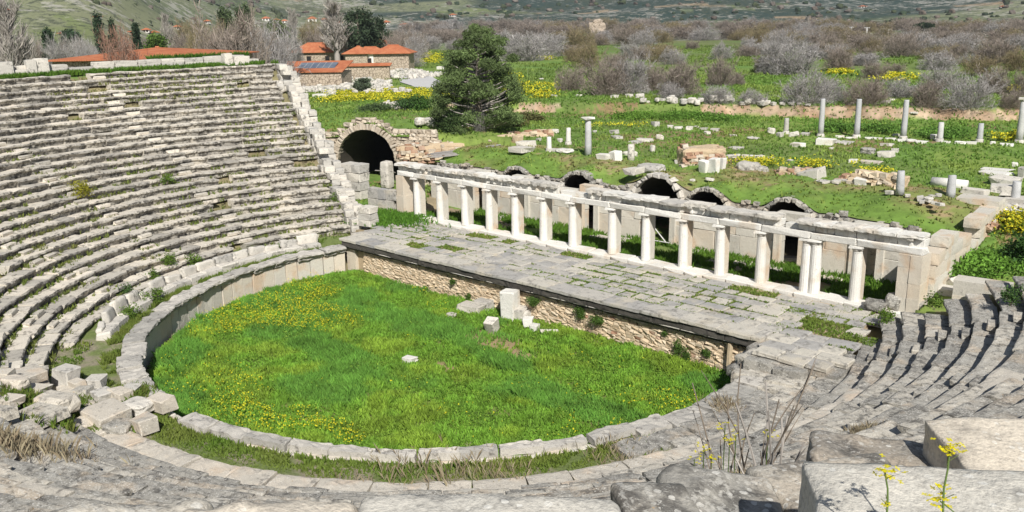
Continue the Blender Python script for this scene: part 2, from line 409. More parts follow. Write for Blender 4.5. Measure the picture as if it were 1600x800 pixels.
dd = np.concatenate([np.arange(1.5, 34, .8), np.arange(34, 125, .42), np.exp(np.linspace(math.log(125), math.log(5200), 200))])
A, D = np.meshgrid(np.radians(aa), dd)
GX, GY = CAM[0]+D*np.sin(A), CAM[1]+D*np.cos(A); GZ = gh(GX, GY)
GZ = np.where(D > 4900, GZ, GZ)
nr, nc = A.shape
idx = np.arange(nr*nc).reshape(nr, nc)
gf = np.stack([idx[:-1, :-1].ravel(), idx[1:, :-1].ravel(), idx[1:, 1:].ravel(), idx[:-1, 1:].ravel()], 1)[:, ::-1]
gc = gcol(GX, GY, GZ); gv = np.stack([GX.ravel(), GY.ravel(), GZ.ravel()], 1); kc = int(np.argmax(dd > 330))*nc
for nm_, fs, mt in (('ground', gf[(gf < kc+nc).all(1)], 'ground'), ('hills', gf[(gf >= kc).all(1)], 'hills')):
    o_ = fs.min(); g = MB(); g.add(gv[o_:fs.max()+1], fs-o_, col=gc[o_:fs.max()+1]); tag(g.build(nm_, M[mt], smooth=True), kind='structure')

# ---------------------------------------------------------------- orchestra lawn: soil, grass, yellow flowers
def in_orch(x, y): return (np.hypot(x, y) < 12.95) & (y < 3.85)
def lawn_z(x, y): return .12+.10*(fbm(x/3., y/3., 0, 4, 3)-.5)+.22*ss(9.5, 13, np.hypot(x, y))*(fbm(x/4, y/4, 0, 6, 2))
def bare(x, y):
    b = np.exp(-(((x-1.9)/.75)**2+((y+2.9)/.36)**2)**2)
    q = np.maximum(ss(.52, .64, fbm(x/2.2, y/1.3, 0, 131, 3))*np.exp(-((x-2.6)/4.0)**2-((y-.3)/1.6)**2), .35*ss(.66, .74, fbm(x/1.6, y/1.1, 0, 133, 3)))
    return np.maximum(b, q)
def lawn_flower(x, y):
    f = ss(.50, .62, fbm(x/3.2, y/1.9, 0, 141, 3))
    w = np.exp(-((x+8.3)/3.6)**2-((y+2.5)/4.2)**2)*1.5+np.exp(-((x-1.2)/3.4)**2-((y+9.6)/1.6)**2)*1.7+np.exp(-((x-11)/1.6)**2-((y+2)/3.)**2)*.8+.05
    return f*np.minimum(w, 1.3)
g = MB(); xs = np.arange(-13, 13.2, .2); X, Y = np.meshgrid(xs, np.arange(-13, 4.0, .2)); ok = in_orch(X, Y)
Z = lawn_z(X, Y); I = np.arange(X.size).reshape(X.shape)
okq = ok[:-1, :-1] | ok[1:, :-1] | ok[:-1, 1:] | ok[1:, 1:]
q = np.stack([I[:-1, :-1], I[:-1, 1:], I[1:, 1:], I[1:, :-1]], -1)[okq]
x, y = X.ravel(), Y.ravel(); n1 = fbm(x/2.5, y/2.5, 0, 5, 3)
col = lerp3((.075, .15, .018), (.12, .19, .028), n1); col = lerp3(col, (.36, .25, .15), bare(x, y))
g.add(np.stack([x, y, Z.ravel()], 1), q, col=col)
tag(g.build('orchestra_floor', M['lawn'], smooth=True), kind='structure')
def tufts(mb, x, y, z, h, w, col, n=3, lean=.55, rs=None):
    """n thin blades per tuft"""
    rs = rs or rng; m = len(x)
    for k in range(n):
        a = rs.random(m)*6.283; ln = h*(.6+.7*rs.random(m)); le = lean*ln*(.3+rs.random(m)); ww = w*(.6+.8*rs.random(m))
        dx, dy = np.cos(a), np.sin(a); ox, oy = (rs.random(m)-.5)*w*4, (rs.random(m)-.5)*w*4
        b = np.stack([x+ox, y+oy, z-.02], 1); s = np.stack([-dy*ww, dx*ww, 0*ww], 1)
        mid = b+np.stack([dx*le*.4, dy*le*.4, ln*.6], 1); tip = b+np.stack([dx*le, dy*le, ln], 1)
        V = np.stack([b-s*.6, b+s*.6, mid+s, tip, mid-s], 1).reshape(-1, 3)
        F = (np.arange(m)*5)[:, None]+np.array([0, 1, 2, 3, 4])
        c = np.repeat(col*(.75+.5*rs.random((m, 1))), 5, 0)
        mb.add(V, F, col=c)
N = 78000
x = rng.uniform(-13, 13, N); y = rng.uniform(-13, 3.8, N); k = in_orch(x, y) & (rng.random(N) > bare(x, y)*.97); x, y = x[k], y[k]
n1 = fbm(x/1.6, y/1.6, 0, 151, 3); n2 = fbm(x/3.8, y/2.4, 0, 152, 3); n3 = fbm(x/.5, y/.5, 0, 153, 2)
blue = ss(.50, .60, n2)
col = lerp3((.18, .345, .04), (.145, .335, .065), blue*.6); col = lerp3(col, (.265, .38, .045), ss(.48, .66, n1)*(1-blue)*.7)*(.62+.76*n3)[:, None]
g = MB(); tufts(g, x, y, lawn_z(x, y), (.09+.08*blue+.18*n3)*(.5+.9*n1)*(1+.5*ss(.60, .72, fbm(x/.7, y/.55, 0, 157, 3))), .026-.010*blue, col*(1-.12*ss(.60, .72, fbm(x/.7, y/.55, 0, 157, 3)))[:, None])
def weeds(mb, x, y, z, s, col):
    m = len(x); nz = rng.normal(0, .45, (m, 2)); a = rng.random(m)*6.283; u = np.stack([np.cos(a), np.sin(a), nz[:, 0]], 1)*s[:, None]; v = np.stack([-np.sin(a), np.cos(a), nz[:, 1]], 1)*s[:, None]*.6
    c0 = np.stack([x, y, z], 1); V = np.stack([c0-u, c0-v, c0+u, c0+v], 1).reshape(-1, 3); mb.add(V, (np.arange(m)*4)[:, None]+np.arange(4), col=np.repeat(col, 4, 0))
N = 70000; x = rng.uniform(-13, 13, N); y = rng.uniform(-13, 3.8, N); k = in_orch(x, y) & (rng.random(N) > bare(x, y)*.95) & (fbm(x/.9, y/.7, 0, 155, 3) > .42); x, y = x[k], y[k]; n3 = fbm(x/.45, y/.45, 0, 156, 2)
weeds(g, x, y, lawn_z(x, y)+.04+.24*n3*rng.random(len(x)), .02+.03*rng.random(len(x)), lerp3((.15, .30, .035), (.27, .40, .05), n3)*rng.uniform(.55, 1.2, (len(x), 1)))
tag(g.build('orchestra_grass', M['grass']), kind='stuff')
def flowers(mb, x, y, z, s, col, rs=rng):
    m = len(x)
    for k in range(2):
        a = rs.random(m)*6.283; t = (rs.random(m)-.5)*1.2
        u = np.stack([np.cos(a), np.sin(a), t], 1)*s[:, None]; v = np.stack([-np.sin(a), np.cos(a), (rs.random(m)-.5)*1.2+.5*k], 1)*s[:, None]
        c0 = np.stack([x+(rs.random(m)-.5)*.06, y+(rs.random(m)-.5)*.06, z+rs.random(m)*.05], 1)
        V = np.stack([c0-u, c0-v, c0+u, c0+v], 1).reshape(-1, 3); F = (np.arange(m)*4)[:, None]+np.arange(4)
        mb.add(V, F, col=np.repeat(col*(.8+.4*rs.random((m, 1))), 4, 0))
N = 90000; x = rng.uniform(-13, 13, N); y = rng.uniform(-13, 3.8, N)
k = in_orch(x, y) & (rng.random(N) < lawn_flower(x, y)*.42) & (bare(x, y) < .3); x, y = x[k], y[k]
g = MB(); flowers(g, x, y, lawn_z(x, y)+.22+.14*rng.random(len(x)), .014+.014*rng.random(len(x)), np.tile([.70, .64, .03], (len(x), 1)))
tag(g.build('yellow_flowers', M['grass']), kind='stuff')

# ---------------------------------------------------------------- the stone seating
def seat_mesh(seed, dense=False, worn=.02, dz=.40, depth=.80):
    rr = np.random.default_rng(seed)
    if not dense:
        pr_ = np.array([(depth, 0), (.05, .0), (.0, -.03), (.0, -.10), (.13, -.18), (.17, -dz), (depth, -dz)]); xs = np.array([-.5, -.17, .17, .5])
    else:
        pr_ = np.array([(depth, -.02), (.62, .0), (.42, .0), (.24, .0), (.10, -.005), (.02, -.02), (.0, -.05), (.0, -.12), (.06, -.17), (.16, -.22), (.18, -.33), (.18, -dz), (depth, -dz)]); xs = np.array([-.5, -.47, -.38, -.26, -.13, 0, .13, .26, .38, .47, .5])
    V = []; n = len(pr_)
    for i, x in enumerate(xs):
        e = 1.0 if i in (0, len(xs)-1) else 0.0
        for j, (yy, zz) in enumerate(pr_):
            nx, ny = (vn(x*3.3+seed*7.1, j*.45, 1.5, 3)-.5), (vn(x*3.3+seed*5.3, j*.45, 7.5, 4)-.5)
            fr = 1.0 if yy < .3 else .45
            V.append((x*(1-.0*e)+rr.normal(0, worn*.25), yy+ny*worn*4*fr+rr.normal(0, worn*.5)*fr+.02*e*(j in (2, 3)), zz+nx*worn*3+rr.normal(0, worn*.4)-e*.012*(zz > -.05)))
    F = []
    for i in range(len(xs)-1):
        for j in range(n): F.append((i*n+j, i*n+(j+1) % n, (i+1)*n+(j+1) % n, (i+1)*n+j))
    F.append(tuple(range(n))[::-1]); F.append(tuple((len(xs)-1)*n+j for j in range(n)))
    return np.array(V), F
FARV = [seat_mesh(100+i, False, .024) for i in range(9)]
NEARV = [seat_mesh(200+i, True, .015) for i in range(8)]
STEPV = [chip(1, .36, .2, .025, .012, 300+i) for i in range(4)]
def mk(name, vf, m, smooth=False): return MB().add(*vf).mesh(name, m, smooth)
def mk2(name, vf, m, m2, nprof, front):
    """seat block whose front faces carry their own darker, patchier surface"""
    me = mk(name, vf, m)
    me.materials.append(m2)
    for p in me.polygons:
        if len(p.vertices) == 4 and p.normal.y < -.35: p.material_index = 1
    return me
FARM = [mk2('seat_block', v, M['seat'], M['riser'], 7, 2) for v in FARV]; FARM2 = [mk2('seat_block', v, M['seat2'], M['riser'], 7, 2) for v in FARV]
NEARM = [mk('seat_block', v, M['near']) for v in NEARV]; NEARM2 = [mk('seat_block', v, M['pale']) for v in NEARV]
STEPM = [mk('stair_step', v, M['step']) for v in STEPV]
NROW, R0, DR, Z0, DZ = 28, 16.25, .705, 1.93, .35
STAIRS = [180.2, 197.5, 214.5, 231.5, 250, 268, 286, 304, 322, 340, 357, 374]
cand = []
for k in range(NROW):
    rk, zk = R0+DR*k, Z0+DZ*k
    a = 159.3+.5*math.sin(k*1.7)
    while a < (387.5 if k < 26 else 345):
        if k >= 26 and a < 255: a = 255.
        ln = random.choice((.8, .95, 1.1, 1.25, 1.45))*(1.0 if a < 252 else (1.45 if a > 345 else 1.2))
        da = math.degrees(ln/rk)
        am = a+da/2
        if a+da > 388.3: break
        p = np.array([rk*math.cos(R(am)), rk*math.sin(R(am)), zk])
        ux, uy, dep = proj(p)
        d3 = np.linalg.norm(p-CAM)
        if dep[0] > 1.2 and -420 < ux[0] < 2050 and uy[0] < 1250 and d3 > 2.6:
            st_near = min(abs(am-s_) for s_ in STAIRS)*R(1)*rk < .55
            infr = -20 < ux[0] < 1620 and uy[0] < 830
            cand.append((d3/ln*(1 if infr else 9), k, am, ln, rk, zk, st_near, d3))
        a += da+math.degrees((.015 if a < 252 else random.choice((.02, .04, .07)))/rk)
cand.sort(key=lambda t: t[0])
far_bank = thing('stone_seating', 'cream and grey curved stone seating rising in many rows to the left of the lawn', 'seating')
near_bank = thing('stone_seating', 'rough grey lichened stone seating in the foreground and to the right of the stage', 'seating')
cnt = {'f': 0, 'n': 0}; stuff = {'f': MB(), 'n': MB()}; tuft_pts = []
for (_, k, am, ln, rk, zk, sn, d3) in cand:
    b = 'f' if am < 250 else 'n'
    if b == 'f' and random.random() < (.045 if k < 15 else .02) : tuft_pts.append((rk+.3, am, zk-.3, ln, .9)); continue
    if b == 'n' and random.random() < .035: continue
    wob = (.024 if b == 'f' else .034)*(1.7 if d3 < 14 else 1)
    if b == 'f' and k > 12: wob *= 1.25
    r_ = rk+random.gauss(0, wob); z_ = zk+random.gauss(0, wob*.55); rot = R(am)-math.pi/2+random.gauss(0, wob*.45)
    loc = (r_*math.cos(R(am)), r_*math.sin(R(am)), z_)
    tilt = (random.gauss(0, wob*.6), random.gauss(0, wob*.5)); dsc = random.uniform(.94, 1.06)*(1.35 if b == 'n' and False else 1)
    i = random.randrange(9 if b == 'f' else 8)
    if cnt[b] < 300:
        cnt[b] += 1
        if b == 'f': me = (FARM2 if random.random() < (.3 if sn else .10+.8*float(ss(8, 19, k))*float(ss(200, 180, am))) else FARM)[i]
        else: me = (NEARM2 if random.random() < .06 else NEARM)[i]
        obj('seat_block', me, far_bank if b == 'f' else near_bank, loc, (tilt[0], tilt[1], rot), (ln, dsc, 1.0))
    else:
        V, F = (FARV if b == 'f' else NEARV)[i]; W = V*[ln, dsc, 1]
        W[:, 2] += tilt[0]*W[:, 1]-tilt[1]*W[:, 0]
        if b == 'f':
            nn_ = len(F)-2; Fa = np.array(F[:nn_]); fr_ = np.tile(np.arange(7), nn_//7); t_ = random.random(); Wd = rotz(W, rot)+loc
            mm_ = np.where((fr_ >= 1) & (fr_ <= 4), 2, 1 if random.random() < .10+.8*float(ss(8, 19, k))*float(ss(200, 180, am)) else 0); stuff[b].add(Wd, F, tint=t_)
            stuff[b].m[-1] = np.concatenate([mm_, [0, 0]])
        else: stuff[b].add(rotz(W, rot)+loc, F, tint=random.random(), mi=1 if random.random() < .05 else 0)
    if b == 'f' and k < 16 and min(abs(am-197.5), abs(am-214.5))*R(1)*rk < .9: tuft_pts.append((rk+.3, am, zk+.08, ln, .9))
    if b == 'f': tuft_pts.append((rk+.02, am, zk, ln, .33+(.15 if 150 < am < 168 else 0) if k < 17 else .12))
    if sn and k > 0:
        for q in range(1):
            V, F = random.choice(STEPV); W = rotz(V*[.72, .8, .9], rot); rs_ = rk-.17
            stuff[b].add(W+[rs_*math.cos(R(am)), rs_*math.sin(R(am)), zk-.37+random.gauss(0, .02)], F, tint=random.random(), mi=1 if (b == 'f' and am < 190 and k > 11) else 0)
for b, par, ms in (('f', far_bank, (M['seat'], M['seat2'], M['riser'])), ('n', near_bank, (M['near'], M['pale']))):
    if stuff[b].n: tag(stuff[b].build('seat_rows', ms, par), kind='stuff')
# weeds along the back of the treads, thick where the rows are broken
g = MB(); X = []; Y = []; Z = []; H = []
for (r_, am, z_, ln, pr_) in tuft_pts:
    if fbm(r_*.35, am*.12, 0, 161, 3) < .62-pr_*.42 and pr_ < .85: continue
    m = int(random.random()*11*ln)+3
    for q in range(m):
        rr_ = r_+random.uniform(-.16, .03) if pr_ < .85 else r_+random.uniform(-.1, .5); a_ = R(am)+random.uniform(-.5, .5)*ln/r_
        X.append(rr_*math.cos(a_)); Y.append(rr_*math.sin(a_)); Z.append(z_-.345 if pr_ < .85 else z_-.1); H.append(random.uniform(.08, .24))
X, Y, Z, H = map(np.array, (X, Y, Z, H))
col = lerp3((.13, .20, .03), (.22, .22, .07), fbm(X/2, Y/2, 0, 8, 2))
tufts(g, X, Y, Z, H, .022, col, 4, .7)
tag(g.build('seat_weeds', M['grass']), kind='stuff')

# ---------------------------------------------------------------- parapet round the lawn, walkway and front seats
par = thing('orchestra_parapet', 'low curved marble parapet with worn capping stones round the grassy orchestra', 'parapet')
CAPV = [seat_mesh(400+i, True, .034, .26, .92) for i in range(6)]
CAPM = [mk('cap_stone', v, M['cap']) for v in CAPV]
SLABV = [chip(1.0, .26, 1.36, .02, .012, 420+i) for i in range(5)]; SLABM = [mk('wall_slab', v, M['wallblock']) for v in SLABV]
a = 165.0; q = 0
while a < 377:
    ln = random.uniform(1.15, 1.6); da = math.degrees(ln/13.1); am = R(a+da/2); nearside = 235 < a < 372
    rot = am-math.pi/2
    zt = 1.5+random.gauss(0, .035)
    if not (a > 262 and a < 268):
        obj('cap_stone', CAPM[q % 6], par, ((13.02+random.gauss(0, .05))*math.cos(am), (13.02+random.gauss(0, .05))*math.sin(am), zt), (random.gauss(0, .025), random.gauss(0, .025), rot+random.gauss(0, .025)), (ln, random.uniform(.92, 1.0)*(1-.58*float(ss(262, 290, a))*float(1-ss(325, 345, a))), 1))
    for s_ in (-.25, .25):
        b_ = am+s_*ln/13.1
        obj('wall_slab', SLABM[random.randrange(5)], par, (13.42*math.cos(b_), 13.42*math.sin(b_), -.12), (0, 0, b_-math.pi/2), (ln/2*.985, 1, 1))
    a += da+.06; q += 1
# walkway ring
def ring(r0, r1, z0, z1, a0, a1, name, m, colf=None):
    n = int((a1-a0)/.8); mm = max(2, int((r1-r0)/.2)); AA, RR = np.meshgrid(np.radians(np.linspace(a0, a1, n)), np.linspace(r0, r1, mm))
    x, y = RR*np.cos(AA), RR*np.sin(AA); z = z0+(z1-z0)*(RR-r0)/(r1-r0)+.10*(fbm(x/.9, y/.9, 0, 171, 3)-.5)
    I = np.arange(x.size).reshape(x.shape); F = np.stack([I[:-1, :-1], I[1:, :-1], I[1:, 1:], I[:-1, 1:]], -1).reshape(-1, 4)
    x, y = x.ravel(), y.ravel(); n1 = fbm(x/1.1, y/1.1, 0, 172, 3)
    c = lerp3((.27, .235, .17), (.15, .19, .06), ss(.36, .52, n1))
    return tag(MB().add(np.stack([x, y, z.ravel()], 1), F, col=c).build(name, m, smooth=True), kind='structure')
ring(13.45, 16.9, 1.20, 1.56, 160, 350, 'walkway', M['lawn'])
def ringtufts(n, r0, r1, a0, a1, z, hmin, hmax, dens, seed, w=.02):
    a_ = rng.uniform(a0, a1, n); r_ = rng.uniform(r0, r1, n); x, y = r_*np.cos(np.radians(a_)), r_*np.sin(np.radians(a_))
    k = fbm(x/1.1, y/1.1, 0, seed, 3) > 1-dens; x, y, r_ = x[k], y[k], r_[k]
    return x, y, np.full(len(x), z), rng.uniform(hmin, hmax, len(x))
g = MB()
for args in ((5200, 13.9, 14.5, 160, 255, 1.26, .1, .3, .58, 181), (1600, 15.1, 16.1, 160, 250, 1.42, .06, .2, .5, 182), (9000, 13.6, 14.9, 254, 345, 1.22, .05, .20, .74, 183), (500, 13.9, 15.0, 335, 350, 1.3, .06, .2, .40, 184)):
    x, y, z, h = ringtufts(*args); col = lerp3((.10, .20, .02), (.22, .24, .06), fbm(x/1.5, y/1.5, 0, 185, 3)); tufts(g, x, y, z, h, .02, col, 4, .6)
tag(g.build('walkway_weeds', M['grass']), kind='stuff')
# first tier in front of the walkway on the left: benches with broken backs
lr = thing('lowest_seat_row', 'lowest curved row of grey seat blocks above the front benches on the left', 'seat row')
a = 163.
while a < 236:
    ln = random.uniform(.9, 1.5); da = math.degrees(ln/15.55); am = R(a+da/2)
    if random.random() > .10: obj('seat_block', random.choice(FARM), lr, (15.62*math.cos(am), 15.62*math.sin(am), 1.66+random.gauss(0, .03)), (random.gauss(0, .02), random.gauss(0, .02), am-math.pi/2+random.gauss(0, .015)), (ln, .9, 1)); 
    a += da+.1
fb = thing('front_bench_row', 'front row of white marble benches with broken backs behind the parapet on the left', 'bench row')
BENM = [mk('bench_seat', chip(1.0, .62, .5, .05, .03, 440+i), M['block']) for i in range(4)]
BACKM = [mk('bench_back', boulder(1.12, .26, .55, 6, .5, .07, 450+i, 2.6), M['block'], True) for i in range(5)]
for a, back in ((171, .6), (175.3, .55), (179.5, .4), (183.0, .55), (187.2, .62), (191.4, .62), (196, .5), (200.5, .55), (205, .5), (209.5, .55), (213.5, .35), (217.5, .6), (222.3, .7), (226.8, .72), (231, .3)):
    am = R(a); rr_ = 14.75
    obj('bench_seat', random.choice(BENM), fb, (rr_*math.cos(am), rr_*math.sin(am), 1.2), (random.gauss(0, .02), random.gauss(0, .02), am-math.pi/2+random.gauss(0, .02)), (1.12, 1.05, .95))
    if back: obj('bench_back', random.choice(BACKM), fb, ((rr_+.22)*math.cos(am), (rr_+.22)*math.sin(am), 1.6), (random.gauss(-.1, .06), random.gauss(0, .08), am-math.pi/2+random.gauss(0, .06)), (1.0*random.uniform(.85, 1.08), 1, back/.55*random.uniform(.7, 1.0)))
# second line of plain blocks on the near side of the walkway: bottom tier
bt = thing('bottom_tier', 'pale straight edged bottom step of the foreground seating along the weedy walkway', 'step')
TIERM = [mk('step_block', v, M['pale']) for v in [seat_mesh(470+i, True, .02) for i in range(5)]]
a = 252.
while a < 344:
    ln = random.uniform(1.1, 1.7); da = math.degrees(ln/15.1); am = R(a+da/2)
    obj('step_block', random.choice(TIERM), bt, (15.1*math.cos(am), 15.1*math.sin(am), 1.56+random.gauss(0, .02)), (random.gauss(0, .01), random.gauss(0, .01), am-math.pi/2), (ln, 1.12, 1))
    a += da+.08
rt = thing('lower_tier', 'grey lower stone steps between the right hand end of the parapet and the seating', 'step')
LTM = [mk('step_block', v, M['near']) for v in [seat_mesh(480+i, True, .022) for i in range(5)]]
for (r_, z_, a0, a1) in ((13.85, 1.50, 334, 371), (14.6, 1.56, 340, 373), (15.35, 1.66, 343, 376)):
    a = a0
    while a < a1:
        ln = random.uniform(1.0, 1.6); da = math.degrees(ln/r_); am = R(a+da/2)
        obj('step_block', random.choice(LTM), rt, (r_*math.cos(am), r_*math.sin(am), z_+random.gauss(0, .03)), (random.gauss(0, .03), random.gauss(0, .03), am-math.pi/2+random.gauss(0, .03)), (ln, 1.15, 1)); a += da+.08

# ---------------------------------------------------------------- stage
SZ = 2.0
stage = thing('stage', 'long low stone stage with grey paving, black crusted cornice and tan rubble front', 'stage')
b_ = MB(); b_.add(*box(-13.0, 12.2, 3.86, 9.2, -.2, SZ-.10)); b_.add(*box(12.2, 14.75, 4.4, 9.2, 1.0, SZ-.10)); b_.build('stage_core', M['mortar'], stage)
SLV = [chip(1, 1, .16, .03, .014, 500+i) for i in range(8)]
SLM = [mk('paving_slab', v, M['grey']) for v in SLV]
EDM = [mk('edge_slab', boulder(1, 1, .15, 6, .2, .025, 510+i, 2.8), M['grey']) for i in range(4)]
joint = []; nsl = 0; slab_stuff = MB()
def stage_x1(y): return 14.6 if y > 4.6 else 13.4
# big edge slabs carrying the cornice
x = -13.1
while x < 12.35:
    ln = min(random.uniform(1.4, 2.3), 12.45-x)
    obj('edge_slab', random.choice(EDM), stage, (x+ln/2, 3.88, SZ-.13+random.gauss(0, .008)), (0, random.gauss(0, .004), 0), (ln-.02, 1.12+random.uniform(-.02, .02), 1))
    x += ln
y = 4.46
while y < 9.05:
    w = random.choice((.62, .72, .80)) if y > 5 else .8
    w = min(w, 9.18-y)
    if w < .35: break
    x = -13.6+(.9*(y-4.4) if False else 0)+random.uniform(-.4, .2)
    while x < 14.6:
        ln = random.choice((.7, .85, 1.0, 1.2, 1.45))
        gap = random.choice((.015, .02, .05, .07))
        if fbm(x*.35, y*.6, 0, 501, 3) > .66 and random.random() < .4: joint.append((x, x+ln, y, y+w, int(120*ln))); x += ln; continue
        i = random.randrange(8); zz = SZ-.155+random.gauss(0, .012)
        if nsl < 300: obj('paving_slab', SLM[i], stage, (x+ln/2, y+w/2, zz), (random.gauss(0, .008), random.gauss(0, .008), random.gauss(0, .02)), (ln-gap, w-random.choice((.02, .03, .07)), 1)); nsl += 1
        else: V, F = SLV[i]; slab_stuff.add(V*[ln-gap, w-.03, 1]+[x+ln/2, y+w/2, zz], F, tint=random.random())
        d_ = fbm(x*.3, y*.5, 0, 502, 3)
        if d_ > .34: joint.append((x, x+ln, y-.06, y+.05, int((36 if d_ > .46 else 14)*ln*(1.6 if x > 0 else 1))));
        if d_ > .45: joint.append((x-.05, x+.06, y, y+w, 24))
        x += ln
    y += w
if slab_stuff.n: tag(slab_stuff.build('paving', M['grey'], stage), kind='stuff')
g = MB(); X = []; Y = []
for (a0, a1, b0, b1, n) in joint:
    X += [random.uniform(a0, a1) for _ in range(n)]; Y += [random.uniform(b0, b1) for _ in range(n)]
for (cx_, cy_, rx, ry, n) in ((13.2, 6.6, .5, 1.0, 160), (12.2, 7.2, .7, .6, 200), (12.6, 5.2, .5, .4, 90), (-11.5, 8.2, 1.6, .8, 200), (13.7, 8.6, .7, .5, 160)):
    X += list(rng.normal(cx_, rx*.6, n)); Y += list(rng.normal(cy_, ry*.6, n))
X, Y = np.array(X), np.array(Y)
tufts(g, X, Y, np.full(len(X), SZ-.03), rng.uniform(.03, .10, len(X)), .020, lerp3((.12, .21, .025), (.20, .25, .05), fbm(X, Y, 0, 8, 2)), 4, .8)
tag(g.build('paving_weeds', M['grass'], stage), kind='stuff')
# cornice below the edge: black crusted courses
CRM = [mk('cornice_block', MB_, M['crust']) for MB_ in [boulder(1, .5, .20, 5, .15, .03, 520+i, 3) for i in range(4)]]
x = -13.0
while x < 12.3:
    ln = min(random.uniform(1.2, 1.9), 12.4-x)
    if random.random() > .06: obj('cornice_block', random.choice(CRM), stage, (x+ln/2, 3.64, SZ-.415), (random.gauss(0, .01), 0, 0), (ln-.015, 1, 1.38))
    x += ln
x = -13.0
while x < 12.3:
    ln = min(random.uniform(1.2, 1.9), 12.4-x)
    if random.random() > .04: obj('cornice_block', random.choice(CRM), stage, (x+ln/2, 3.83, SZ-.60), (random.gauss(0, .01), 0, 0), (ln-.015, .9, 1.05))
    x += ln
fil = [mk('pale_fillet', chip(1, .2, .045, .01, .006, 530+i), M['block']) for i in range(2)]
x = -12.9
while x < 12.2:
    ln = random.uniform(1.0, 1.8)
    if x+ln < 12.3: obj('pale_fillet', random.choice(fil), stage, (x+ln/2, 3.52, SZ-.455), (0, 0, 0), (ln-.04, 1, 1))
    x += ln
# rubble front wall of the stage
RUBV = [chip(1, .22, 1, .035, .02, 540+i) for i in range(12)]
RUBM = [mk('wall_stone', v, M['rubble']) for v in RUBV]; RUBM2 = [mk('wall_stone', v, M['brick']) for v in RUBV[:6]]
nst = 0; rs_ = MB(); z = .02
while z < 1.36:
    h = random.uniform(.085, .15); x = -11.5
    while x < 12.1:
        ln = random.uniform(.16, .42); hh = h*random.uniform(.9, 1.04); yy = 3.80+random.gauss(0, .010); i = random.randrange(12)
        if nst < 300 and x > 3.5: obj('wall_stone', RUBM2[i % 6] if random.random() < .03 else RUBM[i], stage, (x+ln/2, yy, z), (0, random.gauss(0, .03), random.gauss(0, .04)), ((ln-.015), 1, hh-.006)); nst += 1
        else:
            V, F = RUBV[i]; rs_.add(V*[ln-.015, 1, hh-.006]+[x+ln/2, yy, z], F, tint=random.random())
        x += ln
    z += h
tag(rs_.build('rubble_facing', M['rubble'], stage), kind='stuff')
# left return with a niche, plaster strip
g = MB(); g.add(*box(-12.95, -12.2, 3.66, 4.3, 0, 1.42)); g.build('end_pier', M['wallblock'], stage)
obj('wooden_post', mk('wooden_post', chip(.13, .12, 1.45, .015, .01, 555), M['post']), stage, (11.05, 3.52, .02), (0, .04, 0))
for (y0_, w_) in ((3.62, .8), (2.82, .8), (2.05, .76)):
    x = 12.5+.15*(3.6-y0_)
    while x < 15.0:
        ln = random.choice((.8, 1.0, 1.25)); i = random.randrange(8)
        obj('paving_slab', SLM[i], stage, (x+ln/2, y0_+w_/2, SZ-.17+random.gauss(0, .01)), (random.gauss(0, .008), random.gauss(0, .008), random.gauss(0, .015)), (ln-.03, w_-.03, 1)); x += ln
g = MB(); g.add(*box(12.55, 15.9, 2.1, 4.4, .9, SZ-.17)); g.build('stage_core', M['near'], stage)
# right end: steps going down to the lawn
ENDM = [mk('step_stone', boulder(1.2, .7, .42, 5, .3, .03, 560+i, 2.5), M['near']) for i in range(3)]
for (x, y, z, a, sx, sy) in ((12.55, 3.3, 1.45, 1.45, 1.0, .9), (12.7, 2.3, 1.42, 1.5, .9, .9), (13.3, 1.75, 1.45, .1, 1.0, .8), (14.4, 1.75, 1.45, .1, .9, .8), (12.2, 3.0, 1.08, 1.5, .9, .9), (12.45, 1.9, 1.06, 1.4, .8, .8), (13.2, 1.2, 1.12, .15, 1.1, .8), (14.3, 1.2, 1.2, .15, .9, .8)):
    obj('step_stone', random.choice(ENDM), stage, (x, y, z), (random.gauss(0, .03), random.gauss(0, .03), a), (sx, sy, 1))

# ---------------------------------------------------------------- colonnade
col_ = thing('colonnade', 'row of white Doric columns carrying a broken entablature along the back of the stage', 'colonnade')
CX = [-13.72, -11.69, -9.59, -7.62, -5.64, -3.59, -1.59, .95, 2.98, 5.09, 7.04, 9.08, 11.39, 13.34]
YC = 9.80; ZB = SZ+.06
STYV = [chip(1, .85, .30, .03, .015, 600+i) for i in range(4)]; STYM = [mk('stylobate_block', v, M['marble']) for v in STYV]
x = -15.2
while x < 15.3:
    ln = random.uniform(.9, 1.5); obj('stylobate_block', random.choice(STYM), col_, (x+ln/2, 9.72, ZB-.30+random.gauss(0, .008)), (0, 0, random.gauss(0, .01)), (ln-.015, random.uniform(.88, 1.06), 1)); x += ln
shaft = lathe([(.232, 0), (.23, .3), (.224, .9), (.21, 1.6), (.196, 2.06), (.205, 2.08), (.203, 2.13)], 32, .035)
SHM = []
for i in range(4):
    V, F = shaft; V = V.copy(); V[:, :2] *= (1+.06*(fbm(V[:, 0]*5+i*9, V[:, 1]*5, V[:, 2]*2.2, i, 3)-.5))[:, None]
    SHM.append(mk('shaft', (V, F), M['marble'], False))
capm = mk('capital', lathe([(.205, 0), (.215, .03), (.255, .11), (.262, .14)], 24), M['block'], True)
abm = mk('abacus', chip(.55, .54, .10, .015, .01, 611), M['marble'])
pierm = mk('pier', chip(.40, .52, 2.42, .015, .008, 612), M['wallblock'])
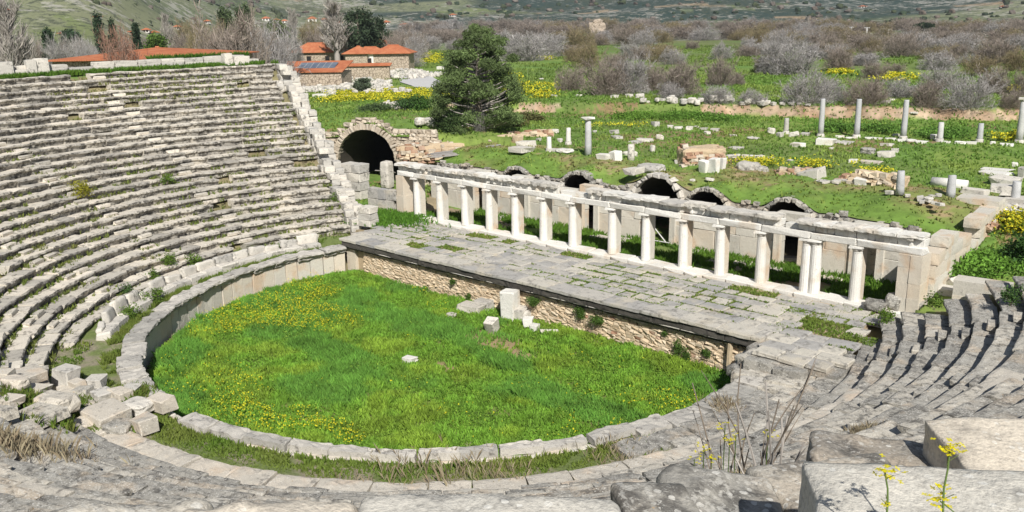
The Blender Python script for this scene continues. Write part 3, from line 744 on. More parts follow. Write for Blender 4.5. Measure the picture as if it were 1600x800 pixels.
for i, x in enumerate(CX):
    dbl = i == 12
    p = obj('column', None, col_, (x, YC, ZB))
    obj('pier', pierm, p, (0, .26, 0), (0, 0, 0), (1.25 if dbl else 1, 1, 1))
    for dx in ((-.2, .2) if dbl else (0,)):
        obj('shaft', SHM[i % 4], p, (dx, 0, 0), (0, 0, random.random()*6), (1.08 if dbl else 1, 1.08 if dbl else 1, 1))
        obj('capital', capm, p, (dx, 0, 2.13)); obj('abacus', abm, p, (dx, 0, 2.275), (0, 0, random.gauss(0, .02)))
# entablature: architrave, frieze, cornice
ZA = ZB+2.375+.003
edges = [-15.25]+CX+[15.95]
archv = [chip(1, .66, .30, .03, .012, 620+i) for i in range(3)]; archm = [mk('architrave_block', v, M['marble']) for v in archv]
for i in range(len(edges)-1):
    a, b = edges[i], edges[i+1]
    obj('architrave_block', archm[i % 3], col_, ((a+b)/2, YC+.08, ZA+random.gauss(0, .006)), (0, random.gauss(0, .004), 0), (b-a-.02, 1, 1))
taem = mk('taenia', chip(1, .1, .05, .01, .004, 628), M['marble'])
frm = [mk('frieze_block', v, M['marble']) for v in [chip(1, .5, .33, .02, .01, 630+i) for i in range(3)]]
trim = mk('triglyph', chip(.17, .07, .30, .015, .006, 633), M['marble'])
corv = [boulder(1, .92, .16, 7, .14, .045, 640+i, 3.4) for i in range(6)]; corm = [mk('cornice_block', v, M['block']) for v in corv]
corm2 = [mk('cornice_block', v, M['marble']) for v in corv]
mutm = mk('mutule', chip(.24, .16, .09, .012, .006, 634), M['block'])
GAPS = [(-2.35, -.55), (10.15, 10.75)]
x = -15.25
while x < 15.75:
    ln = min(random.uniform(.7, 1.4), 15.95-x)
    for (a, b) in GAPS:
        if x < a < x+ln: ln = a-x
    hit = [b for (a, b) in GAPS if a-.01 <= x < b-.02]
    if hit:
        x2 = hit[0]; obj('frieze_block', frm[0], col_, ((x+x2)/2, YC+.16, ZA+.30), (0, 0, 0), (x2-x-.05, .95, .62)); x = x2; continue
    if ln < .25: x += ln; continue
    f_ = obj('frieze_block', random.choice(frm), col_, (x+ln/2, YC+.14, ZA+.30), (0, 0, 0), (ln-.012, 1, 1))
    n = max(1, int(ln/.52))
    for q in range(n):
        xx = x+ln*(q+.5)/n
        obj('triglyph', trim, col_, (xx, YC-.135, ZA+.31))
        if random.random() > .12: obj('mutule', mutm, col_, (xx, YC-.24, ZA+.56))
    c_ = obj('cornice_block', random.choice(random.choice((corm, corm, corm2))), col_, (x+ln/2, YC+.06+random.gauss(0, .03), ZA+.635+random.gauss(0, .012)), (random.gauss(0, .008), random.gauss(0, .008), random.gauss(0, .008)), (ln-.02, random.choice((.8, .94, .98, 1.0, 1.04)), random.uniform(.8, 1.15)))
    x += ln
# corner pier of squared blocks at the right end, left end pier
CBM = [mk('pier_block', v, M['wallblock']) for v in [chip(1, 1, 1, .008, .003, 650+i) for i in range(4)]]
z = ZB
for k, h in enumerate((.62, .6, .62, .53)):
    obj('pier_block', CBM[k % 4], col_, (15.28, 10.0, z), (0, 0, 0), (.45, .95, h-.004)); obj('pier_block', CBM[(k+1) % 4], col_, (15.75, 10.0, z-.4 if False else z), (0, 0, 0), (.47, 1.0, h-.004)); z += h
for (x, y, z, sx, sy, sz) in ((-15.0, 9.9, 1.9, .7, .8, 1.3), (-15.0, 9.9, 3.2, .66, .75, 1.23), (-15.3, 10.9, 1.9, .8, 1.2, 2.4)):
    obj('pier_block', CBM[0], col_, (x, y, z), (0, 0, 0), (sx, sy, sz))

# ---------------------------------------------------------------- stage building: back wall, side walls
sb = thing('stage_building', 'marble block walls with dark doorways behind the colonnade and down the right side', 'building')
WBV = [chip(1, .5, 1, .018, .010, 700+i) for i in range(6)]; WBM = [mk('wall_block', v, M['wallblock']) for v in WBV]
DOORS = [(-13.0, -12.1), (-9.35, -8.55), (-4.1, -3.3), (.35, 1.75), (8.0, 8.95), (11.75, 12.65)]
YW = 14.2
def wall_course(x0, x1, z, h, par_, y=YW, th=1.0):
    x = x0
    while x < x1-.05:
        ln = min(random.uniform(.95, 1.6), x1-x)
        if x1-(x+ln) < .35: ln = x1-x
        obj('wall_block', random.choice(WBM), par_, (x+ln/2, y+random.gauss(0, .008), z), (0, 0, 0), (ln-.012, th, h-.012)); x += ln
segs = []; x = -17.0
for (a, b) in DOORS: segs.append((x, a)); x = b
segs.append((x, 15.6))
for (a, b) in segs:
    z = 1.66
    for h in (1.25, .52, .60):
        if z > 3.2 and (a, b) in (segs[3], ) : pass
        wall_course(a, b, z, h, sb, YW+.02*(z > 2), 1.0); z += h
    # door jambs as projecting pilasters
    for xx in (a+.16, b-.16):
        if -16 < xx < 15: obj('jamb', WBM[2], sb, (xx, YW-.24, 1.66), (0, 0, 0), (.34, .5, 2.3))
for (a, b) in (DOORS[0], DOORS[1], DOORS[2], DOORS[4], DOORS[5]):
    obj('lintel', WBM[1], sb, ((a+b)/2, YW-.03, 3.98), (0, 0, 0), (b-a+.5, 1.12, .42))
# rubble cross walls between the rooms, and a back wall: room shade is put into the near black colour
g = MB()
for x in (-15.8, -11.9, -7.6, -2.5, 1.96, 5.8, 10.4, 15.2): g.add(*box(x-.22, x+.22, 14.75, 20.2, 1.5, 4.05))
g.add(*box(-17, 16, 20.2, 20.8, 1.5, 4.9)); g.build('cross_walls', M['vault_shade'], sb)
# flagstones in the passage behind the columns
FLM = [mk('flagstone', chip(1.1, .8, .14, .03, .02, 710+i), M['pale']) for i in range(3)]
for (px, py) in ((782, 340), (940, 372), (963, 374), (1080, 392), (1120, 408), (1166, 412), (1210, 420), (1180, 402), (1298, 437), (1240, 405), (735, 330), (790, 328)):
    p = at(px, py, 1.78); obj('flagstone', random.choice(FLM), sb, (p[0], p[1], 1.72), (random.gauss(0, .04), random.gauss(0, .04), random.uniform(-.5, .5)), (random.uniform(.7, 1.3), 1, 1.2))
# right side wall running back
SWM = [mk('wall_block', v, M['wallblock']) for v in [boulder(1, 1, 1, 3, .08, .02, 720+i, 1.5) for i in range(4)]]
z = 2.0
for k, h in enumerate((.7, .62, .55, .5, .45)):
    y = 10.55; top = k >= 3
    while y < 20.3:
        ln = random.uniform(.8, 1.5)
        if not (top and random.random() < (.25 if k == 3 else .55)) or y > 18.6:
            obj('wall_block', random.choice(SWM), sb, (15.82+random.gauss(0, .02+.03*top), y+ln/2, z+random.gauss(0, .006)), (0, 0, random.gauss(0, .01+.03*top)), (.72, ln-.015, h-.012))
        y += ln
    z += h
g = MB()
for i in range(260):
    y = random.uniform(17.6, 20.6); V, F = random.choice(RUBV); s_ = random.uniform(.15, .35)
    g.add(V*[s_, 1.0, s_*.7]+[16.05+random.gauss(0, .12), y, 2.4+random.random()*1.9], F, tint=random.random())
tag(g.build('wall_core', M['brick'], sb), kind='stuff')
obj('wall_block', SWM[1], sb, (15.2, 19.7, 4.5), (0, 0, .03), (1.9, 1.3, .55)); obj('wall_block', SWM[2], sb, (15.3, 19.75, 4.06), (0, 0, .02), (1.8, 1.2, .42))
# iron-grey scaffold braces in the wide doorway
g = MB()
for (a, b) in (((.3, 13.6, 3.3), (1.7, 13.7, 1.9)), ((.4, 13.7, 1.95), (1.0, 13.6, 2.8)), ((.6, 13.65, 1.95), (1.9, 13.6, 1.98))): g.add(*tube([a, b], .035, 5))
tag(g.build('timber_brace', M['pole']), 'thin pale crossed braces standing in the wide doorway behind the columns', 'brace')

# ---------------------------------------------------------------- vaults and the grassy roof over them
VA = [(-9.95, 1.22, 3.38, 'small brick vault mouth half hidden behind the left part of the entablature'),
      (-5.10, 1.36, 3.42, 'round arched vault mouth behind the gap in the cornice'),
      (.34, 1.45, 3.72, 'largest vault mouth, its arch of big white stones, behind the middle of the colonnade'),
      (3.40, 1.26, 3.50, 'grey voussoir arch just right of the largest vault'),
      (7.90, 1.30, 3.46, 'rightmost vault mouth, beside a tipped stone block above the cornice')]
YV = 14.95
def roof_z(x, y):
    z0 = 4.36+.14*(fbm(x/1.5, y/1.5, 0, 806, 2)-.5)
    for (cx, r, zc, _) in VA: z0 = np.maximum(z0, np.where(np.abs(x-cx) < r+.7, zc+r+.21-.75*ss(.1, r+.7, np.abs(x-cx)), 0))
    n = fbm(x/3, y/3, 0, 801, 3)-.5; n2 = fbm(x/.9, y/.9, 0, 802, 2)-.5
    t = ss(YV, YV+2.8, y); zb = 5.02+.45*n+.18*n2+.25*np.exp(-((x+8)/5.)**2)
    z = z0*(1-t)+zb*t+.06*n2
    return np.where(y > 20.4, np.minimum(z, 5.0+.1*n2), z)-.5*ss(12.5, 16, x)*(1-ss(17, 20, y))
xs = np.arange(-17.6, 15.75, .2); ys = np.arange(YV-.05, 21.6, .2); X, Y = np.meshgrid(xs, ys); Z = roof_z(X, Y)
I = np.arange(X.size).reshape(X.shape); F = np.stack([I[:-1, :-1], I[:-1, 1:], I[1:, 1:], I[1:, :-1]], -1).reshape(-1, 4)
x, y = X.ravel(), Y.ravel(); n1 = fbm(x/3.5, y/2.5, 0, 803, 4); n2 = fbm(x/.8, y/.8, 0, 804, 3)
c = lerp3((.13, .215, .04), (.19, .22, .065), ss(.4, .62, n1)); c = np.where((ss(.55, .75, n1*.6+n2*.4) > rng.random(len(x)))[:, None], np.array([.26, .20, .11]), c)*(.75+.5*n2)[:, None]
tag(MB().add(np.stack([x, y, Z.ravel()], 1), F, col=c).build('terrace_turf', M['ground'], smooth=True), kind='structure')
VOV = [chip(.30, .62, .21, .03, .015, 810+i) for i in range(5)]
for ai, (cx, r, zc, lab) in enumerate(VA):
    t = thing('vault_arch', lab, 'arch', (cx, YV, zc)); n = 15 if ai != 2 else 11
    ms = M['near'] if ai != 2 else M['block']
    vm = [mk('voussoir', v, ms) for v in VOV]
    for k in range(n):
        a = math.pi*(k+.5)/n; wd = math.pi*r/n/.30*.96
        if ai == 2: hh = random.uniform(.8, 1.2)
        else: hh = random.uniform(.9, 1.05)
        obj('voussoir', vm[k % 5], t, (math.cos(a)*r, random.gauss(0, .03), math.sin(a)*r), (0, math.pi/2-a, 0), (wd, 1, hh))
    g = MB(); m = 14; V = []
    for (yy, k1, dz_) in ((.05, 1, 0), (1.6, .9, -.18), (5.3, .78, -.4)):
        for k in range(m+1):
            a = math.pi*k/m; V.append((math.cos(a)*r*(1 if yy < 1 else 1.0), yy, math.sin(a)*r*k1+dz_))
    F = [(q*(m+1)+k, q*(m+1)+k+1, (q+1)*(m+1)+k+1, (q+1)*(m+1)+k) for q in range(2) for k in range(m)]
    g.add(np.array(V), F); g.build('barrel_lining', M['vault_shade'], t)
# wall between the arches
g = MB(); xs = np.arange(-17.4, 15.5, .12)
def vb(x):
    z = 1.5
    for (cx, r, zc, _) in VA:
        if abs(x-cx) < r+.02: z = zc+math.sqrt(max(0, (r+.02)**2-(x-cx)**2))
    return z
for a, b in zip(xs[:-1], xs[1:]):
    zt0, zt1 = float(roof_z(np.array(a), np.array(YV+.02)))-.07, float(roof_z(np.array(b), np.array(YV+.02)))-.07
    z0, z1 = vb(a), vb(b)
    if min(zt0-z0, zt1-z1) < .03: continue
    V = np.array([[a, YV, z0], [b, YV, z1], [b, YV, zt1], [a, YV, zt0], [a, YV+.4, z0], [b, YV+.4, z1], [b, YV+.4, zt1], [a, YV+.4, zt0]])
    g.add(V, np.array([[0, 1, 2, 3], [5, 4, 7, 6], [3, 2, 6, 7], [1, 0, 4, 5]]))
g.build('vault_front', M['near'], sb)
g = MB()
for i in range(620):
    x = random.uniform(-17, 15.2); z = random.uniform(3.3, 5.0); zt = float(roof_z(np.array(x), np.array(YV)))
    if z > zt or any(abs(x-cx) < r+.30 and z < zc+math.sqrt(max(0, (r+.3)**2-(x-cx)**2)) for (cx, r, zc, _) in VA): continue
    V, F = random.choice(RUBV); s_ = random.uniform(.16, .42); g.add(rotz(V*[s_, 1, s_*.6], random.gauss(0, .1))+[x, YV-.04+random.gauss(0, .03), z], F, tint=random.random())
tag(g.build('rubble_facing', M['near'], sb), kind='stuff')

# ---------------------------------------------------------------- placing loose stones
ZONES = ((700, 'left of the big pine'), (860, 'right of the big pine'), (960, 'by the far ruined tower'), (1060, 'above the pale bank'), (1180, 'above the bank middle'), (1262, 'before the first far column'), (1325, 'behind the first far column'), (1385, 'behind the second far column'), (1450, 'behind the third far column'), (1520, 'behind the short far columns'), (9999, 'at the right edge'))
ORD = ['', 'second ', 'third ', 'fourth ', 'fifth ', 'sixth ', 'seventh ', 'eighth ', 'ninth ', 'tenth ', 'eleventh ', 'twelfth ']
seen_lab = {}
def unique(lab):
    n = seen_lab.get(lab, 0); seen_lab[lab] = n+1
    return lab if n == 0 else f"{ORD[min(n, 11)]}{lab}"
def bowl(x, y):
    r = np.hypot(x, y); return np.where(r < 16.25, 1.5, 1.9+(r-16.25)*.497)
def on_bowl(px, py, tmin=2.0):
    d = ray(px, py); t = np.linspace(tmin, 120, 6000); P = CAM+d*t[:, None]; k = np.argmax(P[:, 2] < bowl(P[:, 0], P[:, 1])); return P[k]
def spot(px, py):
    p = at(px, py, 5.05)
    if -17.5 < p[0] < 15.6 and YV < p[1] < 21.3:
        for _ in range(4): p = at(px, py, float(roof_z(np.array(p[0]), np.array(p[1]))))
        return p
    return land(px, py)
BLV = [chip(1, 1, 1, .05, .035, 900+i) for i in range(8)]+[boulder(1, 1, 1, 5, .5, .09, 910+i, 2.2) for i in range(6)]
BLM = {k: [mk('stone', v, M[k]) for v in BLV] for k in ('block', 'marble', 'near', 'pale', 'grey', 'rubble')}
nb = [0]
def stone(px, py, w, h, label, mat_='block', d=.7, rot=None, tilt=.05, name='fallen_block', cat='stone block', group=None, p=None, kind=None, up=0.0):
    p = spot(px, py) if p is None else p
    m = mpp(p); W, H = w*m, h*m; i = kind if kind is not None else random.randrange(14); nb[0] += 1
    ya = rot if rot is not None else random.uniform(-.5, .5)
    o = obj(name, BLM[mat_][i], None, (p[0], p[1], p[2]-.06*H+up), (random.gauss(0, tilt), random.gauss(0, tilt), ya), (W*.95, max(.25, min(W*d, 1.3)), H*.9))
    return tag(o, label, cat, group)
T1 = 'white marble block lying in the turf of the terrace behind the vaults'
G1 = 'blocks strewn over the grassy terrace'
for (px, py, w, h) in ((875, 222, 9, 7), (867, 208, 13, 7), (960, 209, 13, 7), (964, 216, 18, 4), (842, 220, 8, 5), (1019, 237, 9, 12), (1007, 221, 24, 5), (993, 224, 18, 4), (1150, 233, 20, 4), (1145, 246, 22, 5), (1190, 247, 9, 5), (1060, 202, 14, 5), (1077, 203, 10, 6), (1100, 203, 11, 4), (1105, 210, 12, 6), (1116, 205, 14, 5), (1178, 217, 22, 3), (1145, 213, 10, 3),
                       (1205, 209, 12, 11), (1218, 214, 11, 8), (1257, 212, 13, 5), (1317, 224, 28, 3), (1385, 228, 18, 5), (1398, 238, 11, 7), (1306, 286, 13, 5), (1285, 285, 22, 4), (1390, 303, 12, 6), (1466, 307, 10, 6), (1024, 197, 13, 8), (1047, 200, 9, 5), (1088, 200, 8, 4), (930, 207, 8, 4), (1204, 248, 10, 3), (1235, 252, 9, 3), (1418, 307, 8, 4), (1082, 283, 8, 4), (1109, 282, 14, 5), (918, 268, 8, 4), (1400, 213, 9, 4), (1300, 233, 8, 3)):
    zn = [z for a, z in ((880, 'left of the tall slim column'), (1010, 'right of the tall slim column'), (1090, 'beyond the stubby drum'), (1200, 'beyond the red rubble lump'), (1290, 'near the short far column'), (1360, 'in the middle turf'), (1450, 'near the blue grey stub'), (9999, 'near the right grey stub')) if px < a][0]
    kind_ = 'flat white slab' if h/w < .36 else ('squarish white block' if h/w > .62 else 'white marble block')
    stone(px, py, w, h, unique(f"{kind_} lying on the terrace {zn}"), group=G1)
for (px, py, w, h, lab, m_, d, tl, kd) in (
    (816, 237, 34, 9, 'long stepped slab under two dressed blocks at the left edge of the terrace', 'block', .8, .02, 1),
    (822, 229, 26, 10, 'dressed block lying on a stepped slab at the left edge of the terrace', 'block', .8, .03, 2),
    (808, 222, 14, 12, 'tan upright block behind the dressed blocks at the left edge of the terrace', 'rubble', .8, .03, 3),
    (882, 238, 28, 7, 'flat broken slab below the two short column stubs', 'marble', .7, .04, 9),
    (866, 237, 12, 5, 'small slab under the left column stub', 'block', .9, .02, 4),
    (943, 248, 20, 9, 'low white block left of a squarish white block near the tall grey column', 'marble', .7, .03, 0),
    (962, 250, 17, 17, 'squarish white block with a dark cleft near the tall grey column', 'marble', .8, .04, 5),
    (1030, 218, 14, 9, 'leaning white fragment beyond the stubby column drum', 'marble', .5, .2, 10),
    (1100, 268, 16, 22, 'white block leaning left against the red rubble lump', 'marble', .6, .12, 2),
    (1116, 269, 16, 25, 'hollowed white block standing before the red rubble lump', 'marble', .6, .06, 4),
    (1127, 264, 12, 20, 'right hand white block before the red rubble lump', 'marble', .6, .08, 6),
    (1118, 244, 22, 6, 'white slab lying across the top of the leaning blocks', 'marble', .6, .05, 1),
    (1173, 247, 27, 5, 'long flat white beam in the turf right of the rubble lump', 'marble', .4, .01, 0),
    (966, 273, 15, 10, 'rounded white boulder left of the largest vault', 'marble', .8, .1, 8),
    (990, 271, 27, 11, 'grey white block behind the crown of the largest vault', 'block', .8, .05, 3),
    (1018, 268, 46, 14, 'broad white slab lying behind the crown of the largest vault', 'block', .6, .04, 11),
    (984, 287, 22, 15, 'tumbled blocks at the left shoulder of the largest vault', 'block', .7, .08, 12),
    (1064, 287, 18, 10, 'white block at the right shoulder of the largest vault', 'block', .8, .08, 7),
    (1166, 326, 36, 20, 'big rounded grey boulder between the two right hand vault mouths', 'grey', .7, .05, 9),
    (1186, 331, 22, 14, 'rough brown stone right of the big grey boulder above the cornice', 'near', .8, .08, 10),
    (1241, 214, 16, 9, 'column fragment leaning among white blocks at the left end of the far column row', 'block', .5, .3, 11),
    (1246, 229, 21, 7, 'flat white slab below the stub at the left end of the far column row', 'marble', .6, .02, 5),
    (1290, 226, 28, 11, 'large square white block in front of the leftmost tall far column', 'marble', .6, .02, 1),
    (1355, 240, 22, 11, 'dark grey rounded block in the open turf of the terrace', 'near', .8, .05, 12),
    (1384, 245, 23, 10, 'lower block of a pair stacked in the open turf', 'block', .8, .03, 2),
    (1333, 254, 12, 6, 'small white slab left of a tan plank of stone', 'marble', .7, .03, 4),
    (1359, 256, 34, 5, 'long tan slab lying in the turf of the terrace', 'pale', .35, .02, 6),
    (1346, 288, 20, 12, 'white squared block beside a heap of brown rubble', 'marble', .8, .05, 0),
    (1325, 318, 38, 10, 'broad grey slab set in the turf above the cornice', 'grey', .6, .03, 7),
    (1266, 338, 36, 20, 'tipped white stone block at the right shoulder of the rightmost vault', 'block', .7, .16, 3),
    (1522, 302, 38, 9, 'long pale slab lying in the grass behind the corner block', 'block', .4, .04, 5),
    (1558, 268, 44, 5, 'top slab of a stack of long white slabs on the right', 'marble', .5, .01, 1),
    (1556, 274, 46, 6, 'bottom slab of a stack of long white slabs on the right', 'marble', .5, .01, 2),
    (1569, 288, 38, 14, 'big pale block behind the grey column at the right edge', 'block', .8, .03, 3),
    (1563, 303, 30, 16, 'big pale block left of the grey column at the right edge', 'block', .8, .03, 4),
    (1585, 261, 9, 9, 'round white stone ball perched at the right edge of the terrace', 'marble', 1., .02, 8),
    (1596, 278, 12, 20, 'tall pale block at the right edge of the terrace', 'block', .8, .02, 6),
    (1590, 318, 40, 12, 'pale block carrying the grey column at the right edge', 'block', .8, .02, 5)):
    stone(px, py, w, h, lab, m_, d, random.uniform(-.25, .25), tl, kind=kd)
for (px, py, w, h) in ((1438, 313, 10, 8), (1450, 315, 13, 9), (1459, 319, 9, 5), (1468, 321, 11, 5), (1441, 317, 8, 5), (1455, 308, 9, 4)):
    stone(px, py, w, h, 'small round stone in a loose heap left of the right hand grey column stub', 'block', .9, group='heap of small stones on the terrace', name='fieldstone', cat='stone')
for (px, py, w, h) in ((960, 153, 11, 5), (983, 152, 10, 6), (1000, 153, 14, 8), (1035, 158, 10, 5), (1049, 159, 15, 9), (1078, 158, 12, 4), (1160, 164, 9, 6), (1192, 165, 16, 7), (866, 151, 12, 3), (905, 150, 10, 3), (846, 125, 9, 3), (1208, 164, 8, 5), (1222, 165, 9, 5), (1236, 165, 9, 6), (1262, 166, 9, 4), (1384, 161, 12, 4), (1394, 158, 10, 4), (1428, 178, 12, 3), (1470, 167, 12, 5), (1490, 166, 18, 5), (1180, 163, 9, 4), (1250, 164, 8, 4), (880, 123, 8, 3), (1388, 89, 7, 2), (1580, 140, 10, 3)):
    stone(px, py, w, h, unique(f"{'larger' if w > 11 else 'small'} pale rock on the bank top {[z for a, z in ZONES if px < a][0]}"), 'block', .8, group='rocks along the top of the bank')
for (px, py, w, h) in ((1312, 215, 13, 4), (1330, 217, 18, 3), (1358, 217, 13, 3), (1372, 218, 13, 3), (1391, 219, 15, 4), (1410, 221, 16, 4), (1424, 222, 16, 5), (1440, 224, 18, 4), (1477, 223, 14, 3), (1500, 225, 17, 5), (1517, 225, 16, 4), (1551, 226, 8, 6), (1573, 228, 20, 4), (1462, 219, 16, 10)):
    stone(px, py, w, h, 'low white foundation slab lying in line between the far columns', 'marble', .6, .25, .02, group='foundation slabs of the far column row', name='foundation_slab', cat='slab')
# terrace columns
def pillar(px, py, top, wpx, lab, capital=False, base=True, lean=0.0, m_='shaft', group=None):
    p = spot(px, py); m = mpp(p); H = (py-top)*m; r_ = wpx*m/2
    t = thing('stone_column', lab, 'column', (p[0], p[1], p[2]-.05), 0, group); t.rotation_euler = (lean, lean*.6, random.random()*6)
    V, F = lathe([(r_*1.04, .1 if base else 0), (r_, H*.3), (r_*.95, H*.6), (r_*.86, H*(.94 if capital else .985)), (r_*.78, H*(.945 if capital else 1.0))], 20)
    V[:, :2] *= (1+.05*(fbm(V[:, 0]*4+px, V[:, 1]*4, V[:, 2]*1.5, 3, 3)-.5))[:, None]; V[-20:, 2] += (0 if capital else 1)*.12*r_/.25*(fbm(V[-20:, 0]*5, V[-20:, 1]*5, px, 4)-.5)
    MB().add(V, F).build('shaft', M[m_], t, True)
    if base: MB().add(*lathe([(r_*1.5, 0), (r_*1.5, .08), (r_*1.32, .12), (r_*1.36, .2), (r_*1.1, .26)], 20)).build('base', M['block'], t, True)
    if capital:
        MB().add(*lathe([(r_*.86, H*.94), (r_*1.0, H*.96), (r_*1.3, H*.985)], 16)).build('capital', M['block'], t, True)
        obj('abacus', mk('abacus', chip(r_*2.8, r_*2.8, .12, .02, .015, int(px)), M['marble']), t, (0, 0, H*.983))
    return t
pillar(919, 243, 184, 10.5, 'tall slim grey column with a white capital standing alone on the terrace', True, False)
pillar(986, 250, 224, 11, 'stubby pale grey column drum standing near the tall grey column', False, False, m_='block')
pillar(858, 236, 213, 8, 'short broken column on a flared base, left of a taller stub', False, True, m_='marble')
pillar(888, 226, 199, 8, 'short irregular white column stub on a flared base, right of a lower stub', False, True, .04, 'marble')
pillar(1228, 209, 184, 8, 'short white column at the left end of the far row, among fallen blocks', False, True, m_='block')
pillar(1282, 213, 154, 8.5, 'leftmost tall column of the far row, with a dark crack halfway up', False, True)
pillar(1338, 215, 155, 9, 'second tall column of the far row, plain grey shaft', False, True)
pillar(1411, 217, 156, 9, 'third tall column of the far row, right of the gap', False, True)
pillar(1468, 221, 190, 9, 'short column of the far row beside an upturned capital', False, True)
pillar(1530, 222, 192, 9, 'short rounded top column of the far row left of yellow flowers', False, True)
pillar(1592, 223, 154, 10.5, 'rightmost tall column of the far row, carrying a capital', True, True)
pillar(1406, 302, 265, 12.5, 'blue grey column stub in the turf above the right part of the colonnade', False, False, .04)
pillar(1485, 307, 272, 13.5, 'blue grey column stub beside a heap of small stones', False, False, .05)
pillar(1585, 318, 282, 14, 'blue grey column on a moulded base at the right edge', False, True)
p = spot(1483, 293); V, F = lathe([(.26, -.85), (.27, 0), (.26, .85)], 18); V = V[:, [2, 1, 0]]*[1, 1, -1]; o = MB().add(V, F).build('column_drum', M['marble'], None, True, (p[0], p[1], p[2]+.2)); tag(o, 'white column drum lying on its side behind a standing grey stub', 'column drum')
# lumps of rubble core
def rubble(px0, px1, py, h, lab, mats, n, dep=1.2, taper=.75, name='rubble_lump', s=(.18, .42), p0=None, p1=None, wob=.06, cat='rubble wall'):
    a = spot(px0, py) if p0 is None else np.array(p0, float); b = spot(px1, py) if p1 is None else np.array(p1, float)
    m = mpp((a+b)/2); H = h*m if p0 is None else h; t = thing(name, lab, cat, tuple((a+b)/2)); c0 = (a+b)/2
    u = (b-a); L = np.linalg.norm(u[:2]); ang = math.atan2(u[1], u[0]); g = MB()
    V, F = boulder(L*.95, dep, H*.93, 7, .3, .12, int(px0), 1.2); g.add(V, F); o = g.build('core', M['mortar'], t); o.rotation_euler.z = ang
    g = MB(); k = 0; objs = 0
    ms = [[mk('rubble_stone', v, M[q]) for v in RUBV[:6]] for q in mats]
    z = 0
    while z < H:
        hh = random.uniform(*s)*.62; x = -L/2*(1-(1-taper)*z/H)+random.uniform(0, .2); xe = -x
        prof = H*(.72+.35*vn(np.array(0.), np.array(0.), 0, 3))
        while x < xe:
            ln = random.uniform(*s)*1.15; top = H*(.62+.42*float(vn(x*1.1+px0, .3, 0, 13)))
            if z < top:
                for side in (-1, 1):
                    if side == 1 and z < top-.45: continue
                    yy = side*(dep/2)+random.gauss(0, wob) if z < top-.3 else random.uniform(-dep/2, dep/2)
                    if objs < 300:
                        q = obj('rubble_stone', random.choice(random.choice(ms)), t, (x*math.cos(ang)-yy*math.sin(ang), x*math.sin(ang)+yy*math.cos(ang), z), (random.gauss(0, .08), random.gauss(0, .08), ang+random.gauss(0, .2)), (ln, random.uniform(1., 1.8), hh)); objs += 1
            x += ln*.97
        z += hh*.95
    return t
rubble(1060, 1130, 256, 28, 'lump of dark red layered rubble masonry on the terrace behind leaning white blocks', ('brick', 'vous'), 100, 1.3)
rubble(1214, 1278, 272, 9, 'low heap of brown rubble with dry grass on the terrace', ('brick', 'vous'), 40, .8, .5, s=(.2, .4))
rubble(1314, 1338, 283, 11, 'small heap of brown rubble left of a white squared block', ('brick', 'rubble'), 30, .7, .6)
rubble(1324, 1412, 352, 20, 'low rubble wall along the terrace edge above the right end of the cornice', ('vous', 'rubble'), 60, .6, .85)
# white rubble tip right of the corner block
for i in range(34):
    px, py = random.uniform(1546, 1612), random.uniform(322, 352)
    if px < 1556 and py > 340: continue
    stone(px, py, random.uniform(8, 20), random.uniform(6, 12), 'broken white stone in the tip of rubble under the grey column at the right edge', random.choice(('marble', 'block', 'block')), .8, random.random()*3, .2, name='rubble_stone', cat='stone', group='tip of broken stones at the right edge')
# blocks by the right end of the colonnade
def rstone(px, py, z, w, h, d, lab, rot, tilt=(0, 0), m_='block', kd=0):
    p = at(px, py, z); o = obj('fallen_block', BLM[m_][kd], None, tuple(p), (tilt[0], tilt[1], rot), (w, d, h)); return tag(o, lab, 'stone block')
rstone(1368, 483, 2.0, .85, .38, .7, 'moulded grey block with an undercut front beside the last column', .1, (.1, 0), 'near', 9)
rstone(1395, 483, 2.05, .6, .62, .6, 'rounded grey block standing at the foot of the corner pier, left of its twin', .1, (0, .03), 'near', 10)
rstone(1418, 484, 2.05, .62, .6, .6, 'rounded grey block standing at the foot of the corner pier, right of its twin', .15, (0, -.03), 'near', 11)
rstone(1443, 487, 2.1, .7, .42, .6, 'low grey block right of two rounded blocks by the corner pier', .2, (0, .05), 'near', 3)
rstone(1452, 472, 2.2, .9, .7, .45, 'grey slab tipped steeply on edge beside the corner pier', .5, (.3, -.6), 'grey', 2)
rstone(1478, 470, 2.3, .65, .55, .6, 'upright pale block between two tipped slabs right of the corner pier', .1, (0, .05), 'block', 4)
rstone(1494, 458, 2.4, .95, .5, .5, 'pale slab tipped to the right, dark behind, right of the corner pier', -.3, (.1, .55), 'block', 1)
rstone(1447, 452, 2.0, .4, .8, .5, 'dark grey wedge of stone leaning on the side wall', .2, (.1, .2), 'grey', 5)
p = at(1556, 452, 3.35)
t = thing('retaining_wall', 'low white block wall closing the right hand seating beside green grass', 'wall', tuple(p))
for (dx, dz, w, h) in ((-.45, -.9, 1.95, .55), (-.45, -.36, 1.95, .62), (1.45, -.95, 1.8, 1.0), (3.1, -.8, 1.5, .95)):
    obj('wall_block', CBM[1], t, (dx*.98, dx*.10, dz), (0, 0, .10), (w, .85, h))

